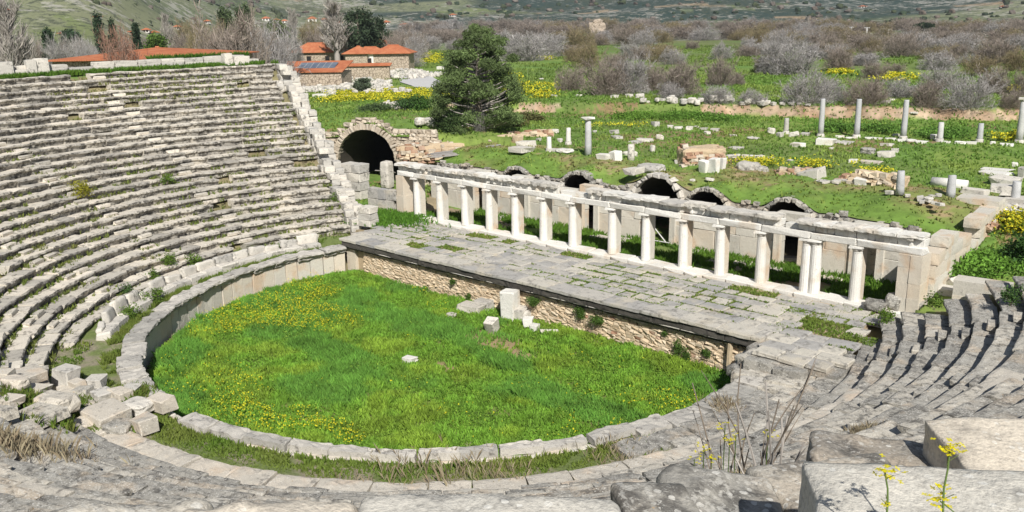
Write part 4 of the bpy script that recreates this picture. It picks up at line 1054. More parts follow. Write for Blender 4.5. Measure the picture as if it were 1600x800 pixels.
# ---------------------------------------------------------------- left wing: passage arch, end wall of the seating, odd walls
ang = math.atan2(PD[1], PD[0])
pa = thing('vaulted_passage', 'big arched passage mouth ringed with tan stones in a rubble bank left of the stage', 'passage', (PC[0], PC[1], 2.1), ang)
RA, ZS = 2.25, 1.72
vm = [mk('voussoir', chip(.24, .7, .44, .03, .02, 1000+i), M['vous']) for i in range(5)]
n = 31
for k in range(n):
    a = math.pi*(k+.5)/n; obj('voussoir', vm[k % 5], pa, (math.cos(a)*RA, -.12+random.gauss(0, .03), ZS+math.sin(a)*RA), (0, math.pi/2-a, 0), (.94, 1, random.uniform(.85, 1.12)))
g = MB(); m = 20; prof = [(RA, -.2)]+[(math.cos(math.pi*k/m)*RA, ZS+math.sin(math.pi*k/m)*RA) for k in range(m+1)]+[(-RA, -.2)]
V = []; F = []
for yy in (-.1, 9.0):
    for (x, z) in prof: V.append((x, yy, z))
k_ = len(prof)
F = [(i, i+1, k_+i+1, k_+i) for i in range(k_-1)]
g.add(np.array(V), F); g.add(*box(-2.6, 2.6, 9.0, 9.5, -.2, 4.4)); g.build('barrel_lining', M['vault_shade'], pa)
# roof turf on the passage
us = np.arange(-3.4, 3.5, .25); vs = np.arange(-.25, 10.0, .25); U, Vv = np.meshgrid(us, vs); X = PC[0]+U*PD[0]+Vv*PN[0]; Y = PC[1]+U*PD[1]+Vv*PN[1]
Z = np.maximum(gh(X, Y, False)+.03, 2.1+ZS+np.sqrt(np.maximum(0, (RA+.45)**2-U**2))*1.0)
I = np.arange(X.size).reshape(X.shape); F = np.stack([I[:-1, :-1], I[:-1, 1:], I[1:, 1:], I[1:, :-1]], -1).reshape(-1, 4)
tag(MB().add(np.stack([X.ravel(), Y.ravel(), Z.ravel()], 1), F, col=gcol(X+60, Y+70, Z*0)).build('passage_turf', M['ground'], smooth=True), kind='structure')
# rubble face of the bank round the arch
st_m = [mk('face_stone', v, M['vous']) for v in RUBV]; n_ = 0; g = MB()
z = .0
def face_top(u): return float(gh(np.array(PC[0]+u*PD[0]+.5*PN[0]), np.array(PC[1]+u*PD[1]+.5*PN[1]), False))-2.1+.1+.35*float(vn(u*1.3, 2.2, 0, 5))
while z < 5.4:
    h = random.uniform(.16, .30); u = -6.3
    while u < 5.2:
        ln = random.uniform(.25, .6); uc = u+ln/2
        hole = abs(uc) < 2.75 and (z < ZS or math.hypot(uc, z+h/2-ZS) < RA+.40)
        tp = max(face_top(uc), (math.sqrt(max(0, (RA+.75)**2-uc**2))+ZS) if abs(uc) < RA+.7 else 0)
        if not hole and z < tp:
            loc = (uc, -.05+random.gauss(0, .06)+.04*z, z)
            if n_ < 300: obj('face_stone', random.choice(st_m), pa, loc, (0, random.gauss(0, .08), random.gauss(0, .1)), (ln*.93, 1.6, h*.92)); n_ += 1
        u += ln
    z += h*.96
g = MB()
for (a, b) in ((-6.4, -2.6), (2.6, 5.3)):
    us = np.linspace(a, b, 9)
    for i in range(8):
        pass
    n8 = 9; tops = [max(.4, face_top(u_)-.2) for u_ in us]; V = np.array([[u_, y_, z_] for u_, t_ in zip(us, tops) for (y_, z_) in ((.12, -.3), (.5, -.3), (.5, t_), (.12, t_))]); F = [(4*i+j, 4*i+(j+1) % 4, 4*i+4+(j+1) % 4, 4*i+4+j) for i in range(8) for j in range(4)]+[(3, 2, 1, 0), (32, 33, 34, 35)]; MB().add(V, F).build('bank_core', M['mortar'], pa)
pass
# stepped masonry end wall of the left seating
ew = thing('end_wall', 'stepped wall of squared white blocks ending the left hand seating above the passage', 'wall')
EWM = [mk('wall_block', v, M['block']) for v in [boulder(1, 1, 1, 4, .12, .03, 1010+i, 2.) for i in range(5)]]
for k in range(26):
    rk, zk = R0+DR*k, Z0+DZ*k
    for lay in range(3):
        a = R(158.2-.9*(k < 8)*0+random.gauss(0, .12)); off = .0
        rr_ = rk+.35+random.gauss(0, .06)
        if random.random() < .12 and lay == 0: continue
        hh = random.uniform(.34, .42)
        for s_ in (0, 1):
            if s_ == 1 and (k % 3 == 0) and lay == 0: continue
            da_ = -s_*.62/rr_
            obj('wall_block', random.choice(EWM), ew, (rr_*math.cos(a+da_), rr_*math.sin(a+da_), zk+.02-lay*.40-s_*.18+(.34 if (k in (9, 10, 11, 12, 22, 23) and lay == 0 and s_ == 0) else 0)), (random.gauss(0, .02), random.gauss(0, .02), a-math.pi/2+random.gauss(0, .05)), (random.uniform(.5, .66), random.uniform(.7, .85), hh))
# rim of the seating at the top left
rw = thing('rim_wall', 'low broken wall of white blocks along the top rim of the left hand seating', 'wall')
a = 160.0
while a < 200:
    ln = random.uniform(.8, 1.9); da = math.degrees(ln/36.0); am = R(a+da/2)
    for lay in range(2):
        if lay and random.random() < .25: continue
        obj('wall_block', random.choice(EWM), rw, (36.2*math.cos(am), 36.2*math.sin(am), 10.78+lay*.26), (0, random.gauss(0, .02), am-math.pi/2), (ln-.04, .6, .30+random.gauss(0, .02)))
    a += da
for (px, w, h, lab) in ((8, .85, .95, 'upright grey block at the far left end of the top rim'), (48, .62, 1.0, 'left one of two tall white blocks on the top rim of the seating'), (64, .85, 1.05, 'right one of two tall white blocks on the top rim of the seating'), (30, .9, .42, 'low brown stones between the upright blocks on the top rim'), (356, .62, .85, 'small upright white block at the right end of the top rim'), (377, 1.2, .62, 'large white block lying at the right end of the top rim')):
    dr_ = ray(px, 106); tt_ = np.linspace(40, 90, 3000); q_ = CAM[:2]+dr_[:2]*tt_[:, None]; q_ = q_[np.argmax(np.hypot(q_[:, 0], q_[:, 1])*(q_[:, 0] < 0) > (35.9 if px < 340 else 35.3))]; p = np.array([q_[0], q_[1], 10.72]); tag(obj('rim_block', EWM[px % 5], None, tuple(p), (0, 0, R(172)-math.pi/2), (w, .7, h)), lab, 'stone block')
g = MB(); N = 5200; a_ = rng.uniform(158, 198, N); r_ = rng.uniform(34.9, 36.0, N); x, y = r_*np.cos(np.radians(a_)), r_*np.sin(np.radians(a_)); k = fbm(x/1.2, y/1.2, 0, 191, 2) > .3; x, y = x[k], y[k]
tufts(g, x, y, np.full(len(x), 10.62), rng.uniform(.15, .36, len(x)), .03, lerp3((.07, .17, .02), (.14, .24, .03), fbm(x, y, 0, 3, 2)), 4, .6)
N = 900; a_ = rng.uniform(161, 172, N); x, y = 37*np.cos(np.radians(a_)), 37*np.sin(np.radians(a_)); tufts(g, x, y, np.full(N, 11.0), rng.uniform(.3, .6, N), .04, np.tile([.08, .18, .02], (N, 1)), 4, .6)
tag(g.build('rim_grass', M['grass']), kind='stuff')
# short walls and blocks between the seating and the colonnade
def wallpiece(px, py, z, w, h, d, lab, rot, rows, m_='block', name='masonry_pier', cat='wall'):
    p = at(px, py, z); t = thing(name, lab, cat, tuple(p), rot); zz = 0; ms = [mk('wall_block', chip(1, 1, 1, .03, .018, 1050+i), M[m_]) for i in range(3)]
    for k in range(rows):
        hh = h/rows; n = max(1, round(w/.7)); x = -w/2+(-.0 if k % 2 else 0)
        for q in range(n):
            ln = w/n*(1.15 if (q+k) % 2 else .85) if n > 1 else w
            if k == rows-1 and q == 0 and n > 1 and random.random() < .3: x += ln; continue
            obj('wall_block', random.choice(ms), t, (x+ln/2, random.gauss(0, .02), zz), (0, 0, random.gauss(0, .02)), (ln-.02, d, hh-.015)); x += ln
        zz += hh
    return t
wallpiece(557, 309, 2.2, 1.75, 2.35, 1.0, 'tall worn white masonry pier at the left foot of the passage arch', .15, 4)
wallpiece(576, 352, 2.0, .9, 1.15, .8, 'broken white blocks stacked at the foot of the seating by the stage corner', .2, 3)
wallpiece(600, 327, 2.05, 2.3, 1.35, .45, 'low grey and brown streaked slab wall in front of the passage', .12, 2, 'grey', 'slab_wall')
p = at(606, 293, 2.2); tag(obj('standing_block', mk('standing_block', boulder(.75, .8, 1.9, 7, .45, .05, 1061, 1.6), M['block']), None, tuple(p), (0, 0, .2)), 'round topped white standing block at the right foot of the passage arch', 'stone block')
p = at(611, 292, 2.2); t = thing('information_board', 'small grey tilted board on a dark post in front of the passage', 'sign', tuple(p), .3)
MB().add(*tube([(0, 0, 0), (0, 0, 1.1)], .045, 6)).build('post', M['iron'], t); o = MB().add(*chip(1.3, .7, .06, .01, .004, 5)).build('board', M['plank'], t); o.location = (-.35, -.1, 1.08); o.rotation_euler = (-.3, .0, .0)
# red rubble slope and grey plank cover left of the vaults
rubble(0, 0, 0, 1.35, 'broken bank of reddish rubble running up to the terrace right of the passage', ('brick', 'rubble', 'vous'), 200, 1.1, .9, 'rubble_bank', (.2, .5), p0=(-21.2, 14.6, 3.7), p1=(-17.6, 21.2, 4.1), wob=.1)
rubble(1, 0, 0, 1.0, 'reddish rubble bank of low height beyond the broken rubble bank', ('brick', 'rubble'), 120, 1.1, .9, 'rubble_bank', (.2, .5), p0=(-17.9, 21.0, 4.4), p1=(-16.0, 25.5, 4.6), wob=.1)
t = thing('plank_cover', 'sloping cover of grey weathered planks over a trench left of the vaults', 'cover', (-16.9, 17.4, 4.75), 1.10)
for k in range(7): obj('plank', mk('plank', chip(5.2, .20, .05, .01, .008, 1070+k), M['plank']), t, (random.uniform(-.3, .3), -.75+k*.22, .02*k), (0, -.045, random.gauss(0, .015)))
for xx in (-1.9, 0, 1.9): obj('support', mk('support', chip(.12, 1.4, .14, .01, .005, 1080), M['wood']), t, (xx, 0, -.13-.045*xx*0), (0, 0, 0))

# ---------------------------------------------------------------- loose blocks at the lower left and the big stones at the viewer's feet
PILE = ((25, 604, 42, 24, 'rounded beige boulder at the far left of the tumbled heap', 8), (60, 609, 34, 13, 'flat beige slab between the left boulders of the tumbled heap', 1), (104, 598, 34, 34, 'white upright block with a dark cleft at the top of the tumbled heap', 4), (122, 606, 22, 20, 'small white cube beside the upright block of the heap', 0), (88, 640, 62, 36, 'big pale rounded block in the middle of the tumbled heap', 9), (62, 652, 70, 17, 'long thin grey slab along the lower edge of the tumbled heap', 2),
        (138, 665, 40, 20, 'white rounded block at the bottom of the tumbled heap', 10), (166, 656, 64, 30, 'largest flat topped block of the tumbled heap', 3), (188, 671, 46, 22, 'pale block wedged under the largest flat topped block', 11), (217, 641, 46, 26, 'sloping pale block beside the grass strip at the heap', 12), (228, 669, 34, 30, 'beige block at the right foot of the tumbled heap', 5), (255, 636, 38, 28, 'block with a dark carved mark standing on the parapet by the heap', 0), (160, 622, 32, 20, 'white block at the back of the tumbled heap by the walkway', 6), (188, 622, 34, 22, 'tilted block at the back right of the tumbled heap', 7),
        (20, 628, 34, 16, 'low slab at the left side of the tumbled heap', 1), (10, 650, 30, 20, 'lowest left block of the tumbled heap', 2), (150, 600, 26, 18, 'white block touching the end of the bench row', 4), (48, 590, 44, 20, 'pale slab where the seat rows break off above the heap', 3), (5, 590, 30, 18, 'left edge block where the seat rows break off', 7), (118, 637, 22, 14, 'small stone next to the dark hole in the heap', 8), (205, 612, 26, 16, 'small pale block above the sloping block of the heap', 6), (130, 615, 26, 16, 'grey block between the cubes of the heap', 2))
for (px, py, w, h, lab, kd) in PILE:
    p = on_bowl(px, py, 12.0); d = float(np.linalg.norm(p-CAM)); m = d/FPX
    o = obj('fallen_block', BLM['pale' if kd in (3, 5, 8, 0, 1, 9, 10, 7) else ('near' if kd in (2, 11) else 'block')][kd], None, (p[0], p[1], p[2]-.08), (random.gauss(0, .045), random.gauss(0, .045), random.uniform(.0, .7)), (w*m*.88, w*m*random.uniform(.6, .8), h*m*.72)); tag(o, lab, 'stone block', None)
if True:
    g = MB(); X = []; Y = []; Z = []
    for (px, py, n, sx) in ((45, 625, 500, .8), (120, 632, 260, .4), (150, 672, 160, .3), (205, 668, 160, .3), (120, 650, 160, .35), (215, 615, 200, .5), (85, 660, 160, .5)):
        p = on_bowl(px, py, 12.0)
        x = rng.normal(p[0], sx*.6, n); y = rng.normal(p[1], sx*.6, n); X += list(x); Y += list(y); Z += list(bowl(x, y)-.05)
    X, Y, Z = map(np.array, (X, Y, Z)); tufts(g, X, Y, Z, rng.uniform(.08, .28, len(X)), .018, lerp3((.11, .20, .02), (.2, .22, .06), rng.random(len(X))), 4, .7)
    tag(g.build('heap_weeds', M['grass']), kind='stuff')
FG = MB
def big(px, py, z, w, d, h, lab, yaw_, mat_, seed, tilt=(0, 0), rnd=.25, rough=.05, n=16):
    """boulder whose far top edge centre is seen at this pixel"""
    p = at(px, py, z); f = np.array([CF[0], CF[1]]); f /= np.linalg.norm(f); a = math.atan2(f[1], f[0])-math.pi/2+yaw_
    V, F = boulder(w, d, h, n+8, rnd*.55, rough*.62, seed, 2.4); V[:, 2] -= h; V[:, 1] -= d/2
    o = MB().add(V, F).build('boulder', M[mat_], None, True, tuple(p)); o.rotation_euler = (tilt[0], tilt[1], a); return tag(o, lab, 'boulder')
big(1596, 728, 12.0, 1.74, 1.3, .62, 'huge pale flat topped stone in the bottom right corner with a black shaded end', -.16, 'slab', 21, (0, -.015), .16, .04, 24)
big(770, 770, 11.98, 1.02, 1.2, .5, 'broad white rimmed stone with lichen spots at the bottom middle edge', -.05, 'slab', 22, (0, .02), .4, .06, 20)
big(425, 778, 11.97, .72, 1.0, .5, 'smooth beige rounded stone at the bottom edge left of the middle', .1, 'beige', 23, (0, .02), .5, .05, 18)
big(130, 792, 11.90, 1.1, 1.0, .5, 'worn ledge stone in the bottom left corner', .05, 'near', 24, (0, 0), .45, .08, 18)
big(1012, 748, 11.72, .36, .9, .5, 'narrow grey stone between dark clefts at the bottom, right of the broad white one', .12, 'near', 25, (.1, 0), .3, .05)
big(1125, 728, 11.5, .62, 1.1, .55, 'ridged grey lichened stone below the dry twigs', -.12, 'near', 26, (.1, .15), .45, .09, 18)
big(1385, 684, 10.9, 1.05, 1.2, .4, 'grey lichen speckled slab behind the huge pale corner stone', -.25, 'near', 27, (.02, .05), .3, .07, 18)
big(1625, 660, 11.12, 1.45, 1.0, .32, 'beige rectangular slab at the right edge above the huge pale corner stone', -.1, 'beige', 28, (.03, .03), .3, .06, 22)
big(1270, 716, 11.3, .9, .8, .5, 'low grey stone with a rounded shoulder left of the lichen slab', .25, 'near', 29, (0, .08), .4, .07)
# carved mark on the parapet block is weathering; dry twigs, mustard flowers and shrubs near the viewer
def stem_plant(name, lab, cat, p, stems, rad, m, spread, hgt, branch=0, up=1.0, seed=1, curve=.25, bloom=None):
    rr = random.Random(seed); t = thing(name, lab, cat, tuple(p)); g = MB(); tips = []
    for i in range(stems):
        a = rr.uniform(0, 6.28); sp = spread*rr.uniform(.1, 1); h = hgt*rr.uniform(.55, 1.0); b = np.array([rr.gauss(0, .06), rr.gauss(0, .06), 0])*spread*3
        P = [b]; c = np.array([math.cos(a), math.sin(a), 0])*sp
        for q in range(1, 7):
            f = q/6; P.append(b+c*h*(f**1.3)+np.array([rr.gauss(0, .012)*h, rr.gauss(0, .012)*h, h*f]))
        g.add(*tube(P, np.linspace(rad, rad*.35, 7), 5)); tips.append(P[-1])
        for _ in range(branch):
            q = rr.randrange(2, 6); b2 = P[q]; a2 = a+rr.gauss(0, .9); L = h*rr.uniform(.15, .4); e = b2+np.array([math.cos(a2)*.5, math.sin(a2)*.5, .85])*L
            g.add(*tube([b2, (b2+e)/2+np.array([0, 0, .03*L]), e], [rad*.5, rad*.4, rad*.2], 4)); tips.append(e)
    g.build('stems', M[m], t); return t, tips
def upright(px, ptop, t_):
    q = CAM+ray(px, ptop)*t_; zb = float(bowl(q[0], q[1])); return np.array([q[0], q[1], zb-.1]), q[2]-zb+.1
p, hh = upright(1165, 575, 8.5)
t, tips = stem_plant('dry_shrub', 'bare upright brown twigs of a dry shrub growing among the foreground stones', 'shrub', p, 11, .015, 'bark', .34, hh*1.03, 2, seed=3)
p, hh = upright(1215, 590, 8.2); t, tips = stem_plant('dry_shrub', 'thick forked dry stems leaning right among the foreground stones', 'shrub', p, 7, .022, 'palebark', .30, hh, 1, seed=5)
p, hh = upright(1175, 700, 7.6); t, tips = stem_plant('dry_shrub', 'tangled low grey twigs at the foot of the taller dry stems', 'shrub', p, 18, .005, 'palebark', .7, hh*.8, 2, seed=9)
def blossom(mb, c, rad, n, rr, col=(.70, .62, .015), s=.008):
    c = np.asarray(c); P = c+np.array([[rr.gauss(0, 1), rr.gauss(0, 1), rr.gauss(0, .8)] for _ in range(n)])*rad*.5
    for q in P:   # four petals each
        a0 = rr.random()*6; tx = rr.uniform(-.6, .6)
        for k in range(4):
            a = a0+k*math.pi/2; d = np.array([math.cos(a), math.sin(a), tx*math.cos(a)]); e = np.array([-math.sin(a), math.cos(a), 0])
            mb.add(np.array([q, q+d*s*.7+e*s*.5, q+d*s*1.5, q+d*s*.7-e*s*.5]), np.array([[0, 1, 2, 3]]), col=np.array(col)*rr.uniform(.8, 1.15))
for (px, py, ptop, lab, sd, dd_, two) in ((1403, 812, 738, 'single yellow mustard flower on a leaning stem, left of a taller two headed one', 11, 3.3, 0), (1478, 812, 702, 'taller yellow mustard plant with two flower heads before the pale corner stone', 12, 3.3, 1)):
    b0 = CAM+ray(px, py)*dd_; b0[2] -= .25; top = CAM+ray(px-(20 if not two else -4), ptop)*dd_
    t = thing('mustard_flower', lab, 'flower', tuple(b0)); g = MB(); rr = random.Random(sd); L = top-b0
    P = [L*f+np.array([rr.gauss(0, .003), rr.gauss(0, .003), 0]) for f in np.linspace(0, 1, 8)]
    g.add(*tube(P, np.linspace(.005, .0028, 8), 6))
    if two: g.add(*tube([P[3]+0, P[3]+np.array([.03, .01, .06]), np.array(L)*.62+np.array([-.012, -.004, .0])], .0028, 5))
    MB_ = g.build('stem', flat('green stem', (.10, .15, .04)), t)
    g = MB(); blossom(g, L, .042, 26, rr)
    if two: blossom(g, L*.62+np.array([-.012, -.004, .0]), .042, 26, rr)
    blossom(g, L*.74, .018, 5, rr); g.build('petals', M['grass'], t)
    g = MB()
    for q in range(5):
        f = rr.uniform(.3, .95); b = L*f; a = rr.random()*6; g.add(*tube([b, b+np.array([math.cos(a)*.03, math.sin(a)*.03, .03])], .0012, 4))
    g.build('pods', M['leaf'] if False else flat('pod', (.14, .18, .05)), t)
g = MB(); rr = random.Random(8)
for (px, py) in ((1085, 718), (1140, 690), (1150, 680), (1100, 700), (1200, 676), (1133, 664), (1112, 712)):
    q = CAM+ray(px, py)*8.3; blossom(g, q, .07, 9, rr, s=.013)
    g.add(*tube([np.array([q[0], q[1], float(bowl(q[0], q[1]))-.1]), q], .005, 4), col=np.array([.1, .15, .04]))
tag(g.build('mustard_sprigs', M['grass']), kind='stuff')
# dry grass and thin weeds on the near seating
g = MB(); X = []; Y = []; H = []
for (px, py, n, sx, h) in ((40, 700, 260, 1.1, .5), (10, 690, 160, .7, .55), (1130, 632, 220, .4, .35), (1170, 742, 260, .35, .28), (1345, 668, 120, .25, .25), (1300, 690, 80, .3, .3), (620, 734, 60, 1.1, .4), (780, 738, 70, .6, .35), (690, 732, 50, 1.2, .5), (960, 705, 60, .9, .35)):
    p = on_bowl(px, py, 5.0); X += list(rng.normal(p[0], sx*.6, n)); Y += list(rng.normal(p[1], sx*.6, n)); H += list(rng.uniform(.4*h, h, n))
X, Y, H = map(np.array, (X, Y, H)); tufts(g, X, Y, bowl(X, Y)-.12, H, .0045, lerp3((.26, .20, .13), (.34, .30, .20), rng.random(len(X))), 3, .5)
tag(g.build('dry_grass', M['twig']), kind='stuff')
# small green bushes on the stage front and round the orchestra
def leafball(name, lab, cat, p, rx, rz, n, s, col, group=None, seed=1, stems=True):
    r_ = np.random.default_rng(seed); t = thing(name, lab, cat, tuple(p), 0, group)
    m = 9; cc = r_.normal(0, 1, (m, 3)); cc /= np.linalg.norm(cc, axis=1, keepdims=True); cc *= r_.uniform(.2, .75, (m, 1)); k = r_.integers(0, m, n)
    q = cc[k]+r_.normal(0, .24, (n, 3)); P = q*[rx, rx, rz]+[0, 0, rz*.8]; P[:, 2] = np.maximum(P[:, 2], .02)
    leaves(t, P, s, col, r_, np.repeat(.75+.5*r_.random((m, 1)), 3, 1)[k], 'foliage')
    if stems:
        g = MB()
        for i in range(5): e = cc[i]*[rx, rx, rz]+[0, 0, rz*.8]; g.add(*tube([(0, 0, -.05), e*.5, e], [.03*rx, .02*rx, .01*rx], 4))
        g.build('stems', M['bark'], t)
    return t
def leaves(t, P, s, col, r_, var, name, asp=.5, m='leaf'):
    n = len(P); u = r_.normal(0, 1, (n, 3)); u /= np.linalg.norm(u, axis=1, keepdims=True); w = r_.normal(0, 1, (n, 3)); w -= u*(w*u).sum(1, keepdims=True); w /= np.linalg.norm(w, axis=1, keepdims=True)
    L = s*(.6+.8*r_.random((n, 1))); V = np.stack([P-u*L, P+w*L*asp, P+u*L, P-w*L*asp], 1).reshape(-1, 3); F = (np.arange(n)*4)[:, None]+np.arange(4)
    c = np.asarray(col)*var*(.75+.5*r_.random((n, 1))); return MB().add(V, F, col=np.repeat(c, 4, 0)).build(name, M[m], t)
for i, (px, py, y, w, h, lab) in enumerate(((908, 489, 3.7, .38, .3, 'green bush rooted in the middle of the rubble stage front'), (935, 500, 3.65, .42, .22, 'low bush right of the middle bush on the stage front'), (1063, 545, 3.65, .34, .42, 'hanging bush on the right part of the rubble stage front'), (1075, 556, 3.6, .2, .22, 'small bush below the hanging bush on the stage front'), (1103, 552, 3.7, .3, .18, 'grey green tuft near the wooden post on the stage front'), (710, 440, 3.7, .26, .24, 'leafy tuft under the cornice on the left part of the stage front'), (735, 464, 3.7, .2, .24, 'tuft growing beside the fallen blocks on the stage front'), (832, 473, 3.5, .4, .3, 'bush right of the upright block before the stage'), (1041, 522, 3.75, .16, .2, 'tiny tuft high on the right part of the stage front'))):
    d = ray(px, py); t_ = (y-CAM[1])/d[1]; leafball('wall_bush', lab, 'bush', CAM+d*t_-np.array([0, .06, h*.6]), w, h, int(900*w/.35), .035, (.07, .13, .022), None, 1200+i)
for i, (px, py, w, h, lab) in enumerate(((268, 412, .45, .42, 'round bright bush on the front benches of the left seating'), (303, 416, .55, .5, 'rounded green bush between two broken bench backs'), (240, 470, .6, .45, 'spreading green bush beside the parapet'), (205, 495, .55, .4, 'green bush behind the parapet below the horned bench end'), (195, 462, .5, .45, 'tall dark green bush behind the horned bench end'), (240, 437, .35, .35, 'small yellow green bush above the parapet bushes'), (128, 303, .75, .55, 'yellow flowering bush in the broken stairway of the left seating'), (260, 283, .4, .3, 'single green tuft high among the left seats'), (508, 262, .85, .9, 'leafy bush beside the tall masonry pier'), (525, 325, .7, .65, 'bush growing on the seat ends near the stage corner'), (1383, 497, .42, .28, 'green plant by the dark hole at the right end of the stage'), (1460, 478, .35, .35, 'green plant among the tipped slabs'), (120, 645, .35, .25, 'green tuft beside the dark hole in the heap of blocks'), (1580, 470, .45, .4, 'grey green bush in the cleft at the right edge'), (440, 388, .4, .25, 'weed patch behind the parapet near the stage'))):
    p = on_bowl(px, py, 6.0) if not (490 < px < 545 and py < 350) else at(px, py, 3.2 if py < 300 else 2.5)
    col = (.24, .23, .02) if i in (6,) else ((.06, .12, .03) if i in (4, 13) else (.10, .17, .022)); leafball('bush', lab, 'bush', p-np.array([0, 0, .12]), w, h, int(1500*w), .045, col, None, 1300+i)
# lone block and little things on the lawn
def lawnstone(px, py, w, h, d, lab, m_, kd, rot=.2, tilt=(0, 0), z=.15):
    p = at(px, py, z); m = mpp(p); tag(obj('fallen_block', BLM[m_][kd], None, tuple(p), (tilt[0], tilt[1], rot), (w*m, d, h*m)), lab, 'stone block')
lawnstone(641, 566, 19, 9, .4, 'small white brick of stone on a bare patch in the middle of the lawn', 'marble', 1, .1); lawnstone(651, 566, 5, 4, .15, 'white pebble beside the small stone on the bare patch', 'marble', 3)
for (px, py, w, h, d, lab, m_, kd, rot, tl) in ((736, 486, 38, 11, .7, 'long low grey slab lying before the stage front', 'grey', 4, .1, (0, 0)), (757, 482, 27, 14, .6, 'grey block lying on a long low slab before the stage front', 'grey', 2, .1, (0, .03)), (772, 517, 17, 26, .5, 'pale slab propped steeply in the grass before the stage', 'block', 1, .2, (.5, .1)), (797, 498, 24, 46, .6, 'tall white upright block standing before the stage front', 'marble', 0, .2, (0, .02)), (808, 498, 26, 20, .6, 'block leaning at the foot of the tall upright block', 'block', 5, .5, (.1, .1)), (820, 500, 16, 16, .5, 'rounded block right of the tall upright block', 'block', 9, .3, (0, 0)), (824, 510, 16, 14, .4, 'small white block in the grass below the upright block', 'marble', 6, .6, (0, 0)), (835, 516, 12, 10, .35, 'smallest white block in the row below the upright block', 'marble', 3, .2, (0, 0)), (858, 522, 28, 7, .18, 'narrow white stone lying slantwise in the grass', 'marble', 2, .75, (0, .06)), (837, 492, 14, 13, .4, 'white block half hidden by leaves right of the upright block', 'block', 7, .3, (0, 0)), (706, 494, 15, 5, .4, 'flat grey stone sunk in the grass before the stage', 'grey', 8, .1, (0, 0))):
    lawnstone(px, py, w, h, d, lab, m_, kd, rot, tl)

# ---------------------------------------------------------------- grass over the terrace and the meadow
N = 100000; f_ = np.radians(rng.uniform(-31, 31, N)+bear); d_ = np.sqrt(rng.uniform(38**2, 118**2, N)); x, y = CAM[0]+d_*np.sin(f_), CAM[1]+d_*np.cos(f_)
az = np.degrees(np.arctan2(y, x)) % 360; r_ = np.hypot(x, y); roof = (x > -17.5) & (x < 15.6) & (y > YV+.1) & (y < 21.3)
bowl_ = ((az > 157) | (az < 30)) & (r_ < 38); stg = (x > -17) & (x < 16.2) & (y < YV+.1) & (y > -20); u, v = pass_uv(x, y); psg = (np.abs(u) < 3.4) & (v > -.3) & (v < 10)
k = ~bowl_ & ~stg & (r_ > 14); x, y, roof, d_, psg, u = x[k], y[k], roof[k], d_[k], psg[k], u[k]
z = np.where(roof, roof_z(x, y), np.where(psg, np.maximum(gh(x, y, False)+.03, 2.1+ZS+np.sqrt(np.maximum(0, (RA+.45)**2-u**2))), gh(x, y))); n1 = fbm(x/4, y/4, 0, 201, 3); n2 = fbm(x/1.1, y/1.1, 0, 202, 2)
dry = roof & (fbm(x/3.5, y/2.5, 0, 803, 4) > .5)
col = lerp3((.145, .25, .045), (.215, .295, .06), ss(.35, .65, n1)); col = np.where(dry[:, None], np.array([.22, .22, .075]), col)*(.85+.4*n2)[:, None]
k = (rng.random(len(x)) < .35+.65*n1)
h = np.where(roof, rng.uniform(.05, .16, len(x)), rng.uniform(.06, .22, len(x)))*(1+.4*ss(60, 110, d_))
g = MB(); tufts(g, x[k], y[k], z[k], h[k], .03*(.8+d_[k]/90), col[k], 3, .7)
N = 42000; f_ = np.radians(rng.uniform(-30, 30, N)+bear); d_ = np.sqrt(rng.uniform(116**2, 270**2, N)); x, y = CAM[0]+d_*np.sin(f_), CAM[1]+d_*np.cos(f_); k = fbm(x/14, y/9, 0, 203, 3) > .45; x, y, d_ = x[k], y[k], d_[k]
tufts(g, x, y, gh(x, y), rng.uniform(.15, .5, len(x)), .09, lerp3((.12, .20, .04), (.21, .28, .06), fbm(x/10, y/10, 0, 204, 3)), 3, .8)
tag(g.build('meadow_grass', M['grass']), kind='stuff')
# grass strip between the colonnade and the back wall
N = 9000; x = rng.uniform(-16.8, 15.2, N); y = rng.uniform(10.3, 14.1, N); n1 = fbm(x/1.6, y/1.2, 0, 211, 3); k = n1 > .40; x, y, n1 = x[k], y[k], n1[k]
g = MB(); tufts(g, x, y, gh(x, y), rng.uniform(.1, .34, len(x)), .028, lerp3((.075, .18, .02), (.13, .23, .025), n1), 4, .6)
N = 2600; x = rng.uniform(-20.5, -14.6, N); y = rng.uniform(6.6, 10.6, N); k = np.hypot(x, y) > 16.8
g2 = at(600, 338, 2.05); x = rng.normal(g2[0], 1.5, N); y = rng.normal(g2[1], .9, N); tufts(g, x, y, np.full(N, 2.05), rng.uniform(.08, .26, N), .026, lerp3((.075, .19, .02), (.12, .25, .025), rng.random(N)), 4, .6)
tag(g.build('strip_grass', M['grass']), kind='stuff')
